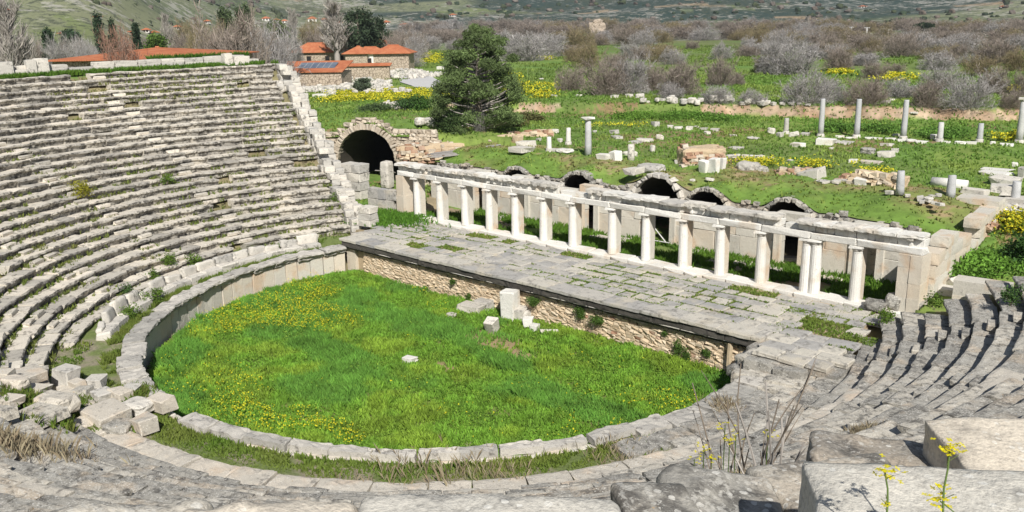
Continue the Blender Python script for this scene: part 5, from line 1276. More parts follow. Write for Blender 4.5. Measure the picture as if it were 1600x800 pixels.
# yellow flower drifts on the terrace, the meadow and the field by the houses
g = MB()
def drift(px0, px1, py0, py1, n, s, hgt, green=.35):
    X, Y, Z = [], [], []
    for _ in range(60):
        p = spot(random.uniform(px0, px1), random.uniform(py0, py1)); m_ = n//60
        X += list(rng.normal(p[0], .03*dist(p)*(px1-px0)/220, m_)); Y += list(rng.normal(p[1], .03*dist(p)*(px1-px0)/220, m_)); Z += [p[2]]*m_
    X, Y, Z = map(np.array, (X, Y, Z)); k = fbm(X/1.5, Y/1.5, 0, 221, 2) > .4; X, Y, Z = X[k], Y[k], Z[k]
    flowers(g, X, Y, Z+rng.uniform(.1, hgt, len(X)), np.full(len(X), s)*rng.uniform(.6, 1.4, len(X)), np.where((rng.random(len(X)) < green)[:, None], np.array([.17, .26, .03]), np.array([.74, .68, .05])))
for a in ((1262, 1322, 255, 264, 1500, .045, .45), (1340, 1386, 272, 284, 1000, .045, .4), (1150, 1212, 254, 262, 900, .045, .4), (1562, 1620, 350, 368, 3600, .04, .7), (1556, 1588, 214, 222, 1600, .05, .6), (930, 1000, 196, 199, 300, .05, .3), (1416, 1428, 241, 245, 300, .04, .3), (545, 672, 143, 158, 26000, .075, .4), (640, 682, 84, 100, 6000, .11, .6), (820, 860, 132, 155, 1800, .08, .4), (836, 862, 88, 94, 900, .14, .5), (1296, 1326, 112, 117, 1000, .11, .5), (1375, 1420, 118, 128, 1200, .11, .5), (1575, 1600, 138, 146, 700, .09, .4), (790, 815, 118, 150, 1200, .09, .4)): drift(*a)
tag(g.build('meadow_flowers', M['grass']), kind='stuff')

# ---------------------------------------------------------------- trees
def limb_tree(r_, H, spread, nl, trunk_r, up=.5, droop=0.0, sub=3, fork=.25):
    """returns tubes mesh builder and a list of branch segments"""
    g = MB(); segs = []
    def grow(p, d, L, rad, lev):
        P = [p]; q = p.copy(); dd = d.copy()
        for i in range(4):
            dd = dd+r_.normal(0, .16, 3)+np.array([0, 0, up*.10-droop*.1*lev]); dd /= np.linalg.norm(dd); q = q+dd*L/4; P.append(q.copy())
        g.add(*tube(P, np.linspace(rad, rad*.45, 5), 5 if lev < 2 else 3))
        for a, b in zip(P[:-1], P[1:]): segs.append((a, b, lev))
        if lev < sub:
            for k in range(3 if lev else nl):
                i = r_.integers(1 if not lev else 1, 5); a = r_.random()*6.283
                s = np.array([math.cos(a), math.sin(a), 0])*spread+dd*.9+np.array([0, 0, up*.4]); s /= np.linalg.norm(s)
                grow(P[i], s, L*r_.uniform(.5, .8), rad*.5, lev+1)
    if fork:
        for k in range(nl): 
            a = 6.283*k/nl+r_.random(); s = np.array([math.cos(a)*spread, math.sin(a)*spread, 1.0]); s /= np.linalg.norm(s); grow(np.array([0, 0, -.1]), s, H*.55, trunk_r*.7, 1)
    else: grow(np.array([0, 0, -.2]), np.array([0, 0, 1.]), H*.6, trunk_r, 0)
    return g, segs
def twigs(segs, n, ln, wd, r_, cols, fan=.8, up=.3):
    k = [s for s in segs if s[2] >= 2] or segs; I = r_.integers(0, len(k), n); f = r_.random((n, 1))
    A = np.array([k[i][0] for i in I]); B = np.array([k[i][1] for i in I]); P = A+(B-A)*f; d = (B-A)/np.linalg.norm(B-A, axis=1, keepdims=True)
    d = d+r_.normal(0, fan, (n, 3))+np.array([0, 0, up]); d /= np.linalg.norm(d, axis=1, keepdims=True); L = ln*(.5+r_.random((n, 1)))
    s = np.cross(d, r_.normal(0, 1, (n, 3))); s /= np.linalg.norm(s, axis=1, keepdims=True); s *= wd*(.6+.8*r_.random((n, 1)))
    kink = r_.normal(0, .12, (n, 3))*L; V = np.stack([P-s, P+s, P+d*L*.6+kink+s*.6, P+d*L+kink, P+d*L*.6+kink-s*.6], 1).reshape(-1, 3)
    F = (np.arange(n)*5)[:, None]+np.arange(5); c = np.asarray(cols)[r_.integers(0, len(cols), n)]*(.7+.6*r_.random((n, 1)))
    return V, F, np.repeat(c, 5, 0)
def bare_proto(seed, H, spread, kind):
    r_ = np.random.default_rng(seed); cols = {'pale': [(.37, .35, .34), (.32, .30, .29), (.25, .23, .22)], 'brown': [(.245, .205, .175), (.295, .25, .21), (.20, .165, .14)], 'olive': [(.22, .18, .10), (.19, .17, .08), (.25, .19, .12)], 'poplar': [(.36, .33, .30), (.30, .27, .24)], 'red': [(.30, .17, .12), (.26, .16, .12)]}[kind]
    if kind == 'poplar':
        g = MB(); segs = []; g.add(*tube([(0, 0, -.3), (0, 0, 1.2), (.03, .02, 2.4), (0, 0, 3.8)], [.10, .08, .05, .015], 6))
        for i in range(70):
            z0 = r_.uniform(.5, 3.3); a = r_.random()*6.283; L = r_.uniform(.5, 1.1)*(1.25-.2*z0); w = r_.uniform(.25, .55)*min(1, .5+z0*.4)*(1.2-.22*z0); e = np.array([math.cos(a)*w, math.sin(a)*w, z0+L]); b = np.array([0, 0, z0]); m_ = (b+e)/2+np.array([math.cos(a), math.sin(a), 0])*w*.22
            g.add(*tube([b, m_, e], [.022, .014, .005], 4)); segs += [(b, m_, 2), (m_, e, 3), (m_, e, 3)]
        n, ln, wd, fan, up = 3200, .34, .0085, .28, .9
    else:
        g, segs = limb_tree(r_, H, spread, 8, .07, up=.35, fork=True, sub=3); n, ln, wd, fan, up = 2600, .42, .0115, .7, .25
    V, F, cc = twigs(segs, n, ln, wd, r_, cols, fan, up); z = V[:, 2]; rr = np.hypot(V[:, 0], V[:, 1])
    if kind != 'poplar':
        W_, H_ = np.percentile(rr, 92), np.percentile(z, 98); m = 5600; q = r_.normal(0, 1, (m, 3)); q[:, 2] = np.abs(q[:, 2]); q /= np.linalg.norm(q, axis=1, keepdims=True); lump = .72+.5*vn(q[:, 0]*2.3+seed, q[:, 1]*2.3, q[:, 2]*2.3, seed)
        q = q*(r_.random((m, 1))**.42)*lump[:, None]; P = q*[W_, W_, H_*.98]+[0, 0, .05]; d = q/np.linalg.norm(q, axis=1, keepdims=True)*[.8, .8, .6]+[0, 0, .45]; sg = [(p_-d_*.1, p_+d_*.1, 3) for p_, d_ in zip(P, d/np.linalg.norm(d, axis=1, keepdims=True))]
        V2, F2, c2 = twigs(sg, m, .34, .0115, r_, cols, .45, .1); F = np.concatenate([F, F2+len(V)]); V = np.concatenate([V, V2]); cc = np.concatenate([cc, c2]); z = V[:, 2]; rr = np.hypot(V[:, 0], V[:, 1])
    V[:, 2] = np.maximum(V[:, 2], .03); sz = np.array([1/np.percentile(rr, 94)/2, 1/np.percentile(rr, 94)/2, 1/np.percentile(z, 98)])
    tv = np.concatenate(g.v); g.v = [tv*sz]; c = MB(); c.add(V*sz, F, col=cc)
    return g.mesh('trunk', M['palebark' if kind in ('pale', 'poplar') else 'bark'], True), c.mesh('crown', M['twig'])
PROT = {k: [bare_proto(s+i, 4.0, sp, k) for i in range(n)] for k, s, sp, n in (('pale', 2000, 1.0, 4), ('brown', 2010, .95, 4), ('olive', 2020, .9, 3), ('red', 2030, .9, 1))}
PROT['poplar'] = [bare_proto(2040+i, 4.0, .30, 'poplar') for i in range(2)]
def tree(kind, p, H, W, name, label, cat, group=None):
    """H, W in metres; prototypes are 1 high and 1 wide"""
    tm, cm = random.choice(PROT[kind]); t = thing(name, label, cat, (p[0], p[1], p[2]-.08), random.random()*6.28, group)
    s = (W, W, H)
    obj('trunk', tm, t, (0, 0, 0), (0, 0, 0), s); obj('crown', cm, t, (0, 0, 0), (0, 0, 0), s); return t
def px_tree(kind, px, py, top, w, name, label, cat='tree', group=None, z=None):
    p = land(px, py) if z is None else far_at(px, z); py = py if z is None else float(proj(p)[1][0]); m = mpp(p); return tree(kind, p, (py-top)*m, w*m, name, label, cat, group)
LP, LB, LO = 'pale grey leafless bush in the wide scrub beyond the eroded bank', 'brown twiggy leafless bush in the wide scrub beyond the eroded bank', 'olive brown leafless bush in the wide scrub beyond the eroded bank'
GR = 'leafless bushes of the scrub plain'
def bush_label(k, px, py, w):
    col = {'pale': 'pale grey', 'brown': 'brown', 'olive': 'olive brown'}[k]; sz = 'large' if w > 62 else ('small' if w < 42 else 'mid sized')
    row = 'in the front scrub' if py > 138 else ('in the middle scrub' if py > 92 else ('in the back scrub' if py > 62 else 'in the farthest scrub'))
    return unique(f"{sz} {col} leafless bush {row} {[z for a, z in ZONES if px < a][0]}")
bush = [('brown', 893, 141, 104, 62), ('brown', 948, 148, 92, 74), ('pale', 985, 146, 90, 66), ('brown', 1062, 148, 98, 74), ('pale', 1048, 154, 128, 42), ('brown', 1020, 142, 100, 50), ('brown', 1125, 133, 92, 50), ('brown', 1150, 132, 112, 34), ('pale', 1120, 160, 133, 60), ('pale', 1175, 161, 138, 52), ('olive', 918, 104, 66, 46), ('brown', 960, 104, 82, 44), ('olive', 1035, 96, 70, 56), ('brown', 1082, 76, 62, 26), ('pale', 1127, 92, 66, 42), ('brown', 1168, 88, 70, 42), ('pale', 1168, 80, 58, 30), ('brown', 1196, 112, 84, 46), ('pale', 815, 94, 52, 90), ('pale', 850, 88, 55, 70), ('olive', 905, 82, 42, 54), ('pale', 862, 78, 52, 60), ('brown', 830, 58, 36, 70), ('brown', 880, 58, 38, 60), ('brown', 986, 70, 44, 60), ('pale', 1005, 72, 48, 50), ('olive', 1030, 66, 46, 50), ('brown', 1075, 60, 40, 60), ('pale', 1100, 62, 42, 56), ('brown', 1145, 60, 38, 54), ('olive', 1185, 68, 42, 44),
        ('pale', 1235, 116, 66, 84), ('pale', 1205, 114, 84, 50), ('pale', 1262, 162, 112, 92), ('pale', 1300, 158, 124, 60), ('brown', 1352, 163, 122, 76), ('brown', 1310, 110, 74, 54), ('brown', 1290, 80, 50, 60), ('pale', 1215, 80, 46, 56), ('brown', 1365, 122, 96, 44), ('brown', 1400, 112, 97, 36), ('pale', 1350, 100, 82, 50), ('pale', 1405, 152, 122, 56), ('brown', 1448, 166, 126, 58), ('pale', 1510, 170, 116, 86), ('pale', 1470, 140, 104, 76), ('brown', 1552, 146, 108, 60), ('brown', 1580, 168, 140, 44), ('olive', 1530, 118, 86, 62), ('pale', 1465, 108, 80, 66), ('olive', 1462, 92, 70, 60), ('brown', 1405, 88, 50, 70), ('pale', 1440, 86, 52, 70), ('brown', 1350, 80, 50, 60), ('olive', 1362, 80, 58, 44), ('pale', 1500, 86, 52, 80), ('brown', 1560, 100, 62, 66), ('olive', 1588, 110, 76, 56), ('brown', 1550, 70, 48, 80), ('pale', 1590, 80, 54, 60), ('brown', 1320, 62, 46, 60), ('pale', 1260, 66, 48, 50), ('brown', 1600, 150, 112, 46), ('pale', 1420, 70, 48, 60), ('brown', 1480, 66, 46, 70),
        ('brown', 650, 84, 50, 46), ('pale', 668, 76, 54, 50), ('brown', 700, 66, 44, 60), ('pale', 790, 72, 48, 60), ('brown', 770, 60, 42, 60), ('pale', 640, 104, 70, 50)]
for (k, px, py, top, w) in bush:
    n_ = {'pale': 'bare_bush', 'brown': 'bare_bush', 'olive': 'bare_bush'}[k]; px_tree(k, px, py+1, top+2, w*.92, n_, bush_label(k, px, py, w), 'bush', GR)
# extra scrub further out, each bush its own thing
GREENS = ((975, 75, 38, 8), (1115, 80, 48, 22), (1360, 88, 42, 9), (1305, 114, 30, 11), (1395, 122, 28, 8), (945, 88, 26, 8))
for i in range(215):
    px, py = random.uniform(625, 1640), 45+58*random.random()**2.2
    if any(((px-a)/c)**2+((py-b)/d)**2 < 1 for (a, b, c, d) in GREENS) or (px < 880 and py > 80): continue
    k = random.choice(('brown', 'pale', 'olive', 'brown')); w = random.uniform(30, 54); px_tree(k, px, py, py-random.uniform(10, 17)*(.7+py/130), w, 'bare_bush', bush_label(k, px, py, w), 'bush', GR)
def far_at(px, d):
    q = CAM+ray(px, 60)*d; return np.array([q[0], q[1], float(gh(np.array(q[0]), np.array(q[1])))])
# the left hand trees
px_tree('poplar', 528, 102, 8, 46, 'poplar_tree', 'tall pale leafless poplar rising in front of the red tiled house')
px_tree('poplar', 461, 78, 18, 16, 'poplar_tree', 'slim pale leafless poplar far behind the left part of the houses')
px_tree('poplar', 265, 84, 24, 18, 'poplar_tree', 'slim leafless poplar beyond the red roof at the upper left')
px_tree('poplar', 18, 98, 8, 52, 'poplar_tree', 'broad pale leafless poplar clump at the far left edge', z=120)
px_tree('poplar', -4, 98, 2, 30, 'poplar_tree', 'leafless poplar cut by the left edge of the picture', z=125)
px_tree('poplar', 1260, 50, 27, 9, 'poplar_tree', 'tiny pale poplar standing alone in the far plain')
px_tree('red', 190, 92, 58, 78, 'bare_tree', 'reddish leafless tree spreading in front of the long red roof', z=86)
px_tree('brown', 372, 98, 36, 112, 'bare_tree', 'large purplish grey leafless tree behind the top of the seating', z=110); px_tree('pale', 415, 104, 48, 90, 'bare_tree', 'grey leafless tree left of the solar panel roof', z=125)
px_tree('brown', 330, 98, 50, 60, 'bare_tree', 'brown leafless tree left of the large purplish one', z=140); px_tree('olive', 300, 80, 34, 50, 'bare_tree', 'olive brown tree behind the upper left red roof'); px_tree('brown', 610, 78, 50, 60, 'bare_tree', 'brown leafless tree behind the small tower roof'); px_tree('olive', 490, 74, 36, 60, 'bare_tree', 'olive brown tree behind the left house roof')
px_tree('pale', 90, 90, 66, 50, 'bare_tree', 'grey leafless tree above the left rim blocks', z=150); px_tree('pale', 130, 88, 64, 46, 'bare_tree', 'grey leafless tree between the dark evergreens at the upper left', z=170)
for i, (px, top, w, d, k) in enumerate(((45, 60, 60, 210, 'pale'), (105, 64, 50, 230, 'brown'), (130, 70, 60, 160, 'pale'), (195, 66, 60, 220, 'pale'), (225, 62, 50, 200, 'brown'), (290, 56, 60, 190, 'brown'), (310, 48, 50, 170, 'olive'), (345, 44, 60, 190, 'olive'), (400, 50, 60, 180, 'brown'), (425, 62, 50, 135, 'brown'), (452, 60, 40, 200, 'pale'), (500, 52, 50, 220, 'brown'), (620, 56, 50, 200, 'brown'), (645, 60, 50, 210, 'pale'), (60, 70, 50, 190, 'brown'), (160, 72, 60, 240, 'brown'))):
    px_tree(k, px, 0, top, w, 'bare_tree', unique(f"{ {'pale': 'grey', 'brown': 'brown', 'olive': 'olive brown'}[k]} leafless tree in the belt {'behind the left rim' if px < 200 else ('behind the right rim' if px < 420 else 'behind the houses')}"), 'tree', 'belt of bare trees before the village', z=d)
px_tree('pale', 750, 205, 178, 20, 'bare_bush', 'small pale leafless bush at the foot of the big pine', 'bush'); px_tree('pale', 600, 178, 168, 30, 'bare_bush', 'low grey scrub at the edge of the path', 'bush')
# evergreens
def evergreen(px, py, top, w, label, shape, col, seed, n=5000, z=None, name='evergreen_tree', s=.28):
    p = land(px, py) if z is None else far_at(px, z); py = py if z is None else float(proj(p)[1][0]); m = mpp(p); H = (py-top)*m; W = w*m/2; r_ = np.random.default_rng(seed)
    t = thing(name, label, 'tree', (p[0], p[1], p[2]-.1)); 
    MB().add(*tube([(0, 0, -.2), (0, 0, H*.5), (0, 0, H*.9)], [W*.09+.08, W*.05+.05, .03], 6)).build('trunk', M['bark'], t)
    nc = 26 if shape == 'cone' else 30; f = r_.random(nc)**.8
    if shape == 'cone': z_ = .12+.85*f; R_ = W*(1.02-f)*r_.uniform(.3, 1.0, nc)
    else: z_ = .22+.72*f; R_ = W*np.sqrt(np.clip(1-((z_-.55)/.47)**2, .05, 1))*r_.uniform(.35, .95, nc)
    a = r_.random(nc)*6.283; cc = np.stack([R_*np.cos(a), R_*np.sin(a), z_*H], 1); I = r_.integers(0, nc, n); sg = np.array([W*.20, W*.20, H*.055])
    P = cc[I]+r_.normal(0, 1, (n, 3))*sg; P[:, 2] = np.maximum(P[:, 2], .1); leaves(t, P, s*max(1., m/.11), col, r_, np.repeat(.65+.7*r_.random((nc, 1)), 3, 1)[I], 'crown', .35)
    g = MB()
    for c in cc[:12]: g.add(*tube([(0, 0, c[2]*.7), c*.6+np.array([0, 0, c[2]*.3]), c], [.06, .04, .02], 3))
    g.build('limb', M['bark'], t); return t
for i, (px, py, top, w, lab, sh, col, z) in enumerate(((155, 76, 28, 24, 'tall dark conifer, left of two on the upper left slope', 'cone', (.035, .06, .03), 190), (177, 74, 36, 18, 'slimmer dark conifer beside the tall dark one at the upper left', 'cone', (.035, .06, .03), 195), (213, 76, 40, 20, 'dark conifer right of the reddish leafless tree', 'cone', (.035, .06, .03), 180), (75, 84, 52, 30, 'dark green cypress clump above the left rim blocks', 'cone', (.035, .065, .03), 170), (112, 64, 50, 26, 'round dark evergreen on the upper left slope', 'ball', (.04, .07, .035), 260), (243, 82, 54, 36, 'bright green bushy tree beyond the long red roof', 'ball', (.10, .17, .03), 190), (355, 40, 12, 24, 'tall green tree behind the large leafless tree, left of a pair', 'ball', (.07, .10, .04), 210), (383, 42, 10, 28, 'tall green tree behind the large leafless tree, right of a pair', 'ball', (.07, .105, .045), 215), (430, 62, 36, 52, 'broad green tree behind the left end of the houses', 'ball', (.09, .13, .035), 215), (560, 66, 16, 46, 'tall dark evergreen behind the leafless poplar', 'ball', (.045, .07, .035), 200), (588, 60, 28, 40, 'dark evergreen right of the tall one behind the houses', 'ball', (.045, .07, .035), 205), (1442, 52, 37, 24, 'small round dark evergreen alone in the far plain', 'ball', (.03, .05, .022), None), (475, 98, 84, 30, 'green shrub against the white house wall', 'ball', (.07, .11, .02), None))):
    evergreen(px, py, top, w, lab, sh, col, 2100+i, 4200, z)
evergreen(568, 147, 122, 26, 'grey green olive bush in front of the white rubble by the houses', 'ball', (.10, .13, .08), 2150, 3000, None, 'olive_bush', .16)
# the big pine
def pine():
    p = land(748, 199); m = mpp(p); H = 152*m; r_ = np.random.default_rng(2200); t = thing('pine_tree', 'big dense dark green pine standing left of centre beyond the passage arch', 'tree', (p[0], p[1], p[2]-.2), .3)
    g = MB(); tr = [np.array([0, 0, -.2]), np.array([.1, 0, H*.25]), np.array([-.1, .1, H*.5]), np.array([.1, .1, H*.75]), np.array([0, 0, H*.95])]; g.add(*tube(tr, [.26, .22, .17, .1, .03], 8)); g.build('trunk', M['bark'], t)
    g = MB(); cl = []
    prof = [(.03, .82), (.10, 1.06), (.22, 1.10), (.34, .98), (.46, 1.0), (.58, .98), (.70, .88), (.82, .66), (.91, .42), (.97, .18)]; W = 70*m
    for i in range(120):
        f = r_.uniform(.03, .97); w = np.interp(f, [a for a, _ in prof], [b for _, b in prof])*W; a = r_.random()*6.283; rr = w*math.sqrt(r_.uniform(.08, 1.0)); b = np.array([0, 0, max(.1, f*H-rr*.35)]); e = np.array([rr*math.cos(a), rr*math.sin(a), f*H+r_.normal(0, .2)])
        g.add(*tube([b, b*.4+e*.6+np.array([0, 0, -.15]), e], [.07, .045, .015], 4)); cl.append((e, .42+.4*r_.random()*(1-.4*f), r_.uniform(.6, 1.35)))
    g.build('limb', M['palebark'], t)
    n = 46000; I = r_.integers(0, len(cl), n); E_ = np.array([c[0] for c in cl])[I]; S_ = np.array([c[1] for c in cl])[I]; Q = np.array([c[2] for c in cl])[I]
    q = r_.normal(0, 1, (n, 3)); q /= np.linalg.norm(q, axis=1, keepdims=True); q *= (r_.random((n, 1))**.6); P = E_+q*S_[:, None]*[1.15, 1.15, .72]; P[:, 2] = np.maximum(P[:, 2], .05)
    leaves(t, P, .13, (.12, .17, .06), r_, np.repeat(Q[:, None], 3, 1), 'crown', .22)
pine()
for i, (px, py, w, h, lab, c) in enumerate(((640, 182, 1.6, .6, 'dark green bramble at the edge of the pale path, left of a thicker one', (.05, .10, .03)), (660, 181, 1.8, .8, 'thick dark green bramble by the pale path left of the pine', (.05, .11, .02)), (595, 184, 2.0, .5, 'grey green low bush along the path above the passage', (.07, .11, .04)), (700, 205, 1.5, .7, 'dark bush at the left foot of the pine', (.04, .07, .02)), (800, 196, 1.4, .7, 'brownish bush at the right foot of the pine', (.10, .09, .035)), (830, 190, 1.2, .5, 'low brown green bush right of the pine on the bank', (.10, .10, .035)), (1000, 184, 2.2, .4, 'lush green weeds below the eroded bank', (.12, .23, .03)), (1060, 186, 2.0, .4, 'lush green weeds in the middle below the eroded bank', (.11, .22, .03)), (1120, 186, 2.2, .4, 'lush green weeds at the right below the eroded bank', (.11, .22, .03)), (1480, 214, 2.6, .45, 'green thicket behind the short column of the far row', (.11, .22, .035)), (1380, 206, 2.2, .45, 'green thicket behind the third tall far column', (.11, .22, .035)), (1310, 204, 1.8, .4, 'green thicket between the first two tall far columns', (.11, .22, .035)), (1592, 410, 1.0, .8, 'dark leafy bush at the right edge beyond the side wall', (.05, .11, .025)), (1500, 425, 1.6, .35, 'fresh green weeds along the foot of the side wall', (.13, .26, .035)), (1545, 415, 2.2, .4, 'tall fresh green weeds above the low white wall on the right', (.13, .26, .035)))):
    leafball('bush', lab, 'bush', land(px, py)-np.array([0, 0, .1]), w, h, int(1500*w), .085, c, None, 1400+i)

# ---------------------------------------------------------------- houses, path, rubble and the far slope
def hip_roof(w, d, h, ov=.6, th=.10):
    x, y = w/2+ov, d/2+ov; rx = max(w/2-d/2, .2)
    V = np.array([(-x, -y, 0), (x, -y, 0), (x, y, 0), (-x, y, 0), (-rx, 0, h), (rx, 0, h)]+[(-x, -y, -th), (x, -y, -th), (x, y, -th), (-x, y, -th)], float)
    return V, [(0, 1, 5, 4), (1, 2, 5), (2, 3, 4, 5), (3, 0, 4), (0, 6, 7, 1), (1, 7, 8, 2), (2, 8, 9, 3), (3, 9, 6, 0), (6, 9, 8, 7)]
def shed_roof(w, d, h, ov=.3, th=.12):
    x, y = w/2+ov, d/2+ov; V = np.array([(-x, -y, 0), (x, -y, 0), (x, y, h), (-x, y, h), (-x, -y, -th), (x, -y, -th), (x, y, h-th), (-x, y, h-th)], float); return V, BOXF[:, ::-1]
def house(px0, px1, py, hpx, rpx, dep, lab, wall='stonewall', roof='hip', wins=(), yaw_=0.0, z=None, name='stone_house', cat='house', p=None, eave=None):
    c = (px0+px1)/2; p = p if p is not None else (land(c, py) if z is None else at(c, py, z)); m = mpp(p); w = (px1-px0)*m; h = hpx*m; rh = rpx*m*1.05
    a = bear_r+yaw_; t = thing(name, lab, cat, (p[0], p[1], p[2]-.2), a)
    g = MB(); g.add(*box(-w/2, w/2, 0, dep, 0, h+.2)); g.build('wall', M[wall], t)
    V, F = hip_roof(w, dep, rh) if roof == 'hip' else shed_roof(w, dep, rh)
    o = MB().add(V, F).build('roof', M['tiles'], t, False, (0, dep/2, h+.32))
    if roof == 'hip' and w > 4: g = MB(); g.add(*tube([(-max(w/2-dep/2, .2), 0, rh+.03), (max(w/2-dep/2, .2), 0, rh+.03)], .09, 5)); g.build('ridge_tile', M['tiles'], o)
    for (fx, fz, ww, hh) in wins:
        f = MB().add(*box(-ww/2-.08, ww/2+.08, -.06, .05, -.08, hh+.08)).build('window', M['wood'], t, False, (fx*w, -.02, fz*h)); MB().add(*box(-ww/2, ww/2, -.075, -.062, 0, hh)).build('pane', M['dark'], f)
    return t, w, h, m
bear_r = R(42.54)-.12
house(455, 548, 101, 18, 13, 5.5, 'long stone house with a red hip roof left of the pale poplar', 'stonewall', wins=((-.2, .35, .9, 1.1), (.12, .35, .9, 1.1), (.36, .35, .9, 1.1)))
house(540, 575, 104, 19, 10, 4, 'middle stone link with a red roof right of the pale poplar', 'stonewall')
house(584, 640, 113, 28, 11, 4.5, 'rubble stone house wing with a red roof, nearest the pale path', 'stonewall')
t, w, h, m = house(554, 600, 103, 18, 9, 3.5, 'white bay with one small window between the stone walls of the house', 'white', wins=((.02, .25, .7, 1.1),))
house(575, 608, 82, 12, 8, 4, 'small square tower roof rising behind the stone house', 'stonewall', z=4.2)
t, w, h, m = house(432, 536, 139, 25, 13, 5.0, 'low stone shed with a red lean to roof carrying a solar panel', 'stonewall', 'shed')
pn = obj('solar_panel', None, None, tuple(Vector(t.location)+Vector((math.cos(bear_r)*.2, math.sin(bear_r)*.2, 0))+Vector((0, 0, 0)), )); pn.rotation_euler = (0, 0, bear_r)
pn.location = t.matrix_basis @ Vector((.6, 2.5, h+.90)); tag(pn, 'row of blue solar panels tilted on the red lean to roof', 'solar panel')
for k in range(6):
    o = obj('panel', mk('panel', box(-.42, .42, -1.1, 1.1, 0, .06), M['solar']), pn, ((k-2.5)*.9, 0, .10), (.30, 0, 0)); obj('rail', mk('rail', box(-.44, -.41, -1.1, 1.1, -.02, .08), M['pole']), o)
house(536, 610, 126, 22, 3, .6, 'long rubble garden wall with a few roof tiles on top in front of the houses', 'stonewall', 'shed', name='garden_wall', cat='wall')
house(74, 305, 104, 5, 13, 14, 'long low building with a red tiled roof behind the left rim', 'stonewall', 'hip', p=CAM+ray(190, 99.5)*92)
# path
def ribbon(pts, w, name, m):
    P = np.array([land(*q)[:2] for q in pts]); t = np.linspace(0, len(P)-1, 60); x = np.interp(t, range(len(P)), P[:, 0]); y = np.interp(t, range(len(P)), P[:, 1]); d = np.stack([np.gradient(x), np.gradient(y)], 1); d /= np.linalg.norm(d, axis=1, keepdims=True); nrm = np.stack([-d[:, 1], d[:, 0]], 1)
    V = []; us = np.linspace(-w/2, w/2, 9)
    for u in us: q = np.stack([x, y], 1)+nrm*u; V.append(np.stack([q[:, 0], q[:, 1], gh(q[:, 0], q[:, 1])+.09], 1))
    V = np.stack(V, 1).reshape(-1, 3); I = np.arange(60*9).reshape(60, 9); F = np.stack([I[:-1, :-1], I[1:, :-1], I[1:, 1:], I[:-1, 1:]], -1).reshape(-1, 4); return tag(MB().add(V, F).build(name, M[m], smooth=True), kind='structure')
ribbon([(596, 172), (625, 166), (655, 159), (690, 152), (730, 146)], 2.2, 'path', 'path'); ribbon([(730, 150), (690, 138), (655, 128), (650, 122), (668, 116), (700, 112)], 5.5, 'path', 'path')
# heaps of white rubble by the houses
g = MB()
for (px0, px1, py0, py1, n) in ((470, 560, 134, 146, 260), (575, 610, 130, 144, 130), (600, 660, 112, 124, 200), (440, 470, 140, 146, 40), (545, 580, 120, 130, 40), (660, 690, 116, 122, 40), (500, 640, 146, 150, 40), (600, 680, 194, 202, 30), (1000, 1200, 160, 166, 26)):
    for i in range(n):
        p = land(random.uniform(px0, px1), random.uniform(py0, py1)); V, F = random.choice(BLV[8:]); s_ = random.uniform(.25, .8); g.add(rotz(V*[s_, s_*.8, s_*.7], random.random()*6)+[p[0], p[1], p[2]-.05+random.random()*.35], F, tint=random.random())
tag(g.build('white_rubble', M['block']), kind='stuff')
for (px, py, w, h, lab) in ((517, 149, 6, 9, 'small upright white stone before the yellow field'), (545, 154, 26, 6, 'long white block beside the yellow field'), (460, 158, 26, 8, 'long white block lying at the top of the end wall'), (505, 152, 30, 6, 'flat white block above the green mound'), (690, 108, 14, 5, 'pale rock on the bend of the path'), (607, 166, 3, 10, 'thin white marker post beside the path')):
    stone(px, py, w, h, lab, 'marble', .5, .3, .02, kind=1)
# ruined tower far off in the scrub
p = land(932, 62); m = mpp(p); t = thing('ruined_tower', 'small ruined rubble tower standing far off among the leafless scrub', 'ruin', tuple(p), .6); g = MB(); V, F = boulder(24*m, 20*m, 24*m, 8, .2, .9, 77, .25); g.add(V, F); g.build('wall', M['stonewall'], t)
V, F = boulder(13*m, 12*m, 10*m, 6, .4, .5, 78, .4); MB().add(V, F).build('wall_stub', M['stonewall'], t, False, (2*m, 0, 20*m))
# village houses on the slope and power poles
vh = [(206, 52, 9, 5, 'white house high in the village at the upper left'), (228, 50, 10, 6, 'white house with a red roof in the middle of the upper left village'), (238, 54, 12, 6, 'low red roofed house at the right of the upper left village'), (97, 54, 10, 4, 'lone white house on the lower left slope'), (322, 36, 8, 5, 'tiny house with a bright red roof on the slope'), (276, 45, 9, 6, 'yellow house on the slope beside the slim poplar'), (415, 32, 11, 6, 'pale house at the left of the far village'), (445, 35, 10, 5, 'white house behind the slim poplar'), (488, 33, 13, 7, 'taller white house between the two poplars'), (505, 34, 10, 6, 'red roofed house left of the tall poplar'), (565, 24, 9, 4, 'small house above the dark evergreens'), (590, 37, 9, 6, 'pale house with a red roof right of the dark evergreens'), (602, 38, 10, 6, 'second pale house right of the dark evergreens'), (632, 41, 15, 5, 'low house with a wide red roof at the edge of the plain'), (706, 25, 9, 4, 'white farmhouse at the foot of the hill in the middle'), (12, 18, 9, 5, 'pale house at the top left corner'), (150, 27, 10, 3, 'orange roofed house high on the left slope'), (1350, 11, 10, 3, 'white hut high on the right hill'), (1568, 11, 8, 3, 'white hut at the upper right edge'), (1297, 47, 6, 4, 'tiny white house by the power poles'), (430, 33, 8, 4, 'low white house in the far village'), (530, 38, 10, 5, 'small red roofed house right of the tall poplar')]
for i, (px, py, w, h, lab) in enumerate(vh):
    house(px-w/2, px+w/2, py+1, h*.62, h*.42, w*.7*mpp(land(px, py+1)), lab, 'white', name='village_house', wins=((-.22, .35, .9, 1.3), (.22, .35, .9, 1.3)), yaw_=random.uniform(-.4, .4))
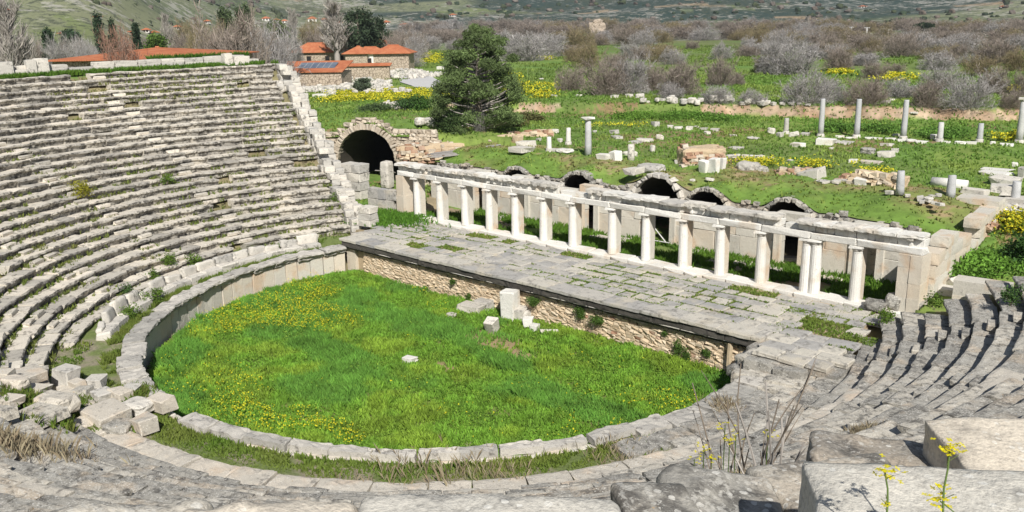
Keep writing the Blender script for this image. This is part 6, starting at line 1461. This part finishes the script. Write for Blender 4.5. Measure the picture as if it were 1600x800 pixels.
for px, py, h in ((1250, 50, 12), (1281, 52, 10), (1303, 54, 13), (1308, 50, 8), (1330, 52, 10), (1354, 52, 9), (1380, 53, 9), (1388, 53, 7), (1430, 51, 10), (1480, 52, 8), (645, 52, 14), (707, 48, 11), (773, 48, 10), (1223, 48, 8)):
    p = land(px, py); m = mpp(p); t = thing('power_pole', 'thin pale power pole in the line across the far plain', 'pole', tuple(p), 0, 'power poles across the far plain')
    MB().add(*tube([(0, 0, -.5), (0, 0, h*m)], [.35, .28], 5)).build('pole', M['pole'], t); MB().add(*box(-1.2, 1.2, -.12, .12, h*m*.88, h*m*.88+.25)).build('crossarm', M['pole'], t)
# far-off trees of the valley floor and the slope, one mass
g = MB(); r_ = np.random.default_rng(31)
protV = [boulder(1, 1, 1, 4, .9, .28, 3000+i, 1.8) for i in range(5)]
for i in range(2600):
    px = r_.uniform(-40, 1640); py = r_.uniform(26, 50)
    d_ = r_.uniform(480, 1500); a = math.atan2(CF[0], CF[1])+math.atan((px-800)/FPX); x, y = CAM[0]+d_*math.sin(a), CAM[1]+d_*math.cos(a)
    if fbm(x/110, y/110, 0, 301, 3) < .47: continue
    z = float(gh(np.array(x), np.array(y))); s_ = r_.uniform(1.6, 4.2)*d_/750; V, F = protV[i % 5]; c = [(.035, .055, .028), (.13, .105, .085), (.06, .075, .035), (.17, .145, .125)][r_.integers(0, 4)]
    g.add(V*[s_*1.2, s_*1.2, s_*r_.uniform(.6, 1.1)]+[x, y, z-.8], F, col=np.array(c)*r_.uniform(.7, 1.3))
tag(g.build('far_trees', M['leaf'], smooth=True), kind='stuff')
# ---------------------------------------------------------------- air
HZ = True
if HZ:
    hm = bpy.data.materials.new('haze'); hm.use_nodes = True; nt = hm.node_tree; nt.nodes.remove(nt.nodes['Principled BSDF'])
    pv = nt.nodes.new('ShaderNodeVolumePrincipled'); pv.inputs['Color'].default_value = (.80, .88, 1, 1); pv.inputs['Density'].default_value = .00012; pv.inputs['Anisotropy'].default_value = .1
    nt.links.new(pv.outputs[0], nt.nodes['Material Output'].inputs['Volume'])
    zt = float(max(GZ.max(), 20))+60; o = MB().add(*box(-7000, 7000, -7000, 7000, -30, zt)).build('haze', hm); tag(o, kind='stuff')
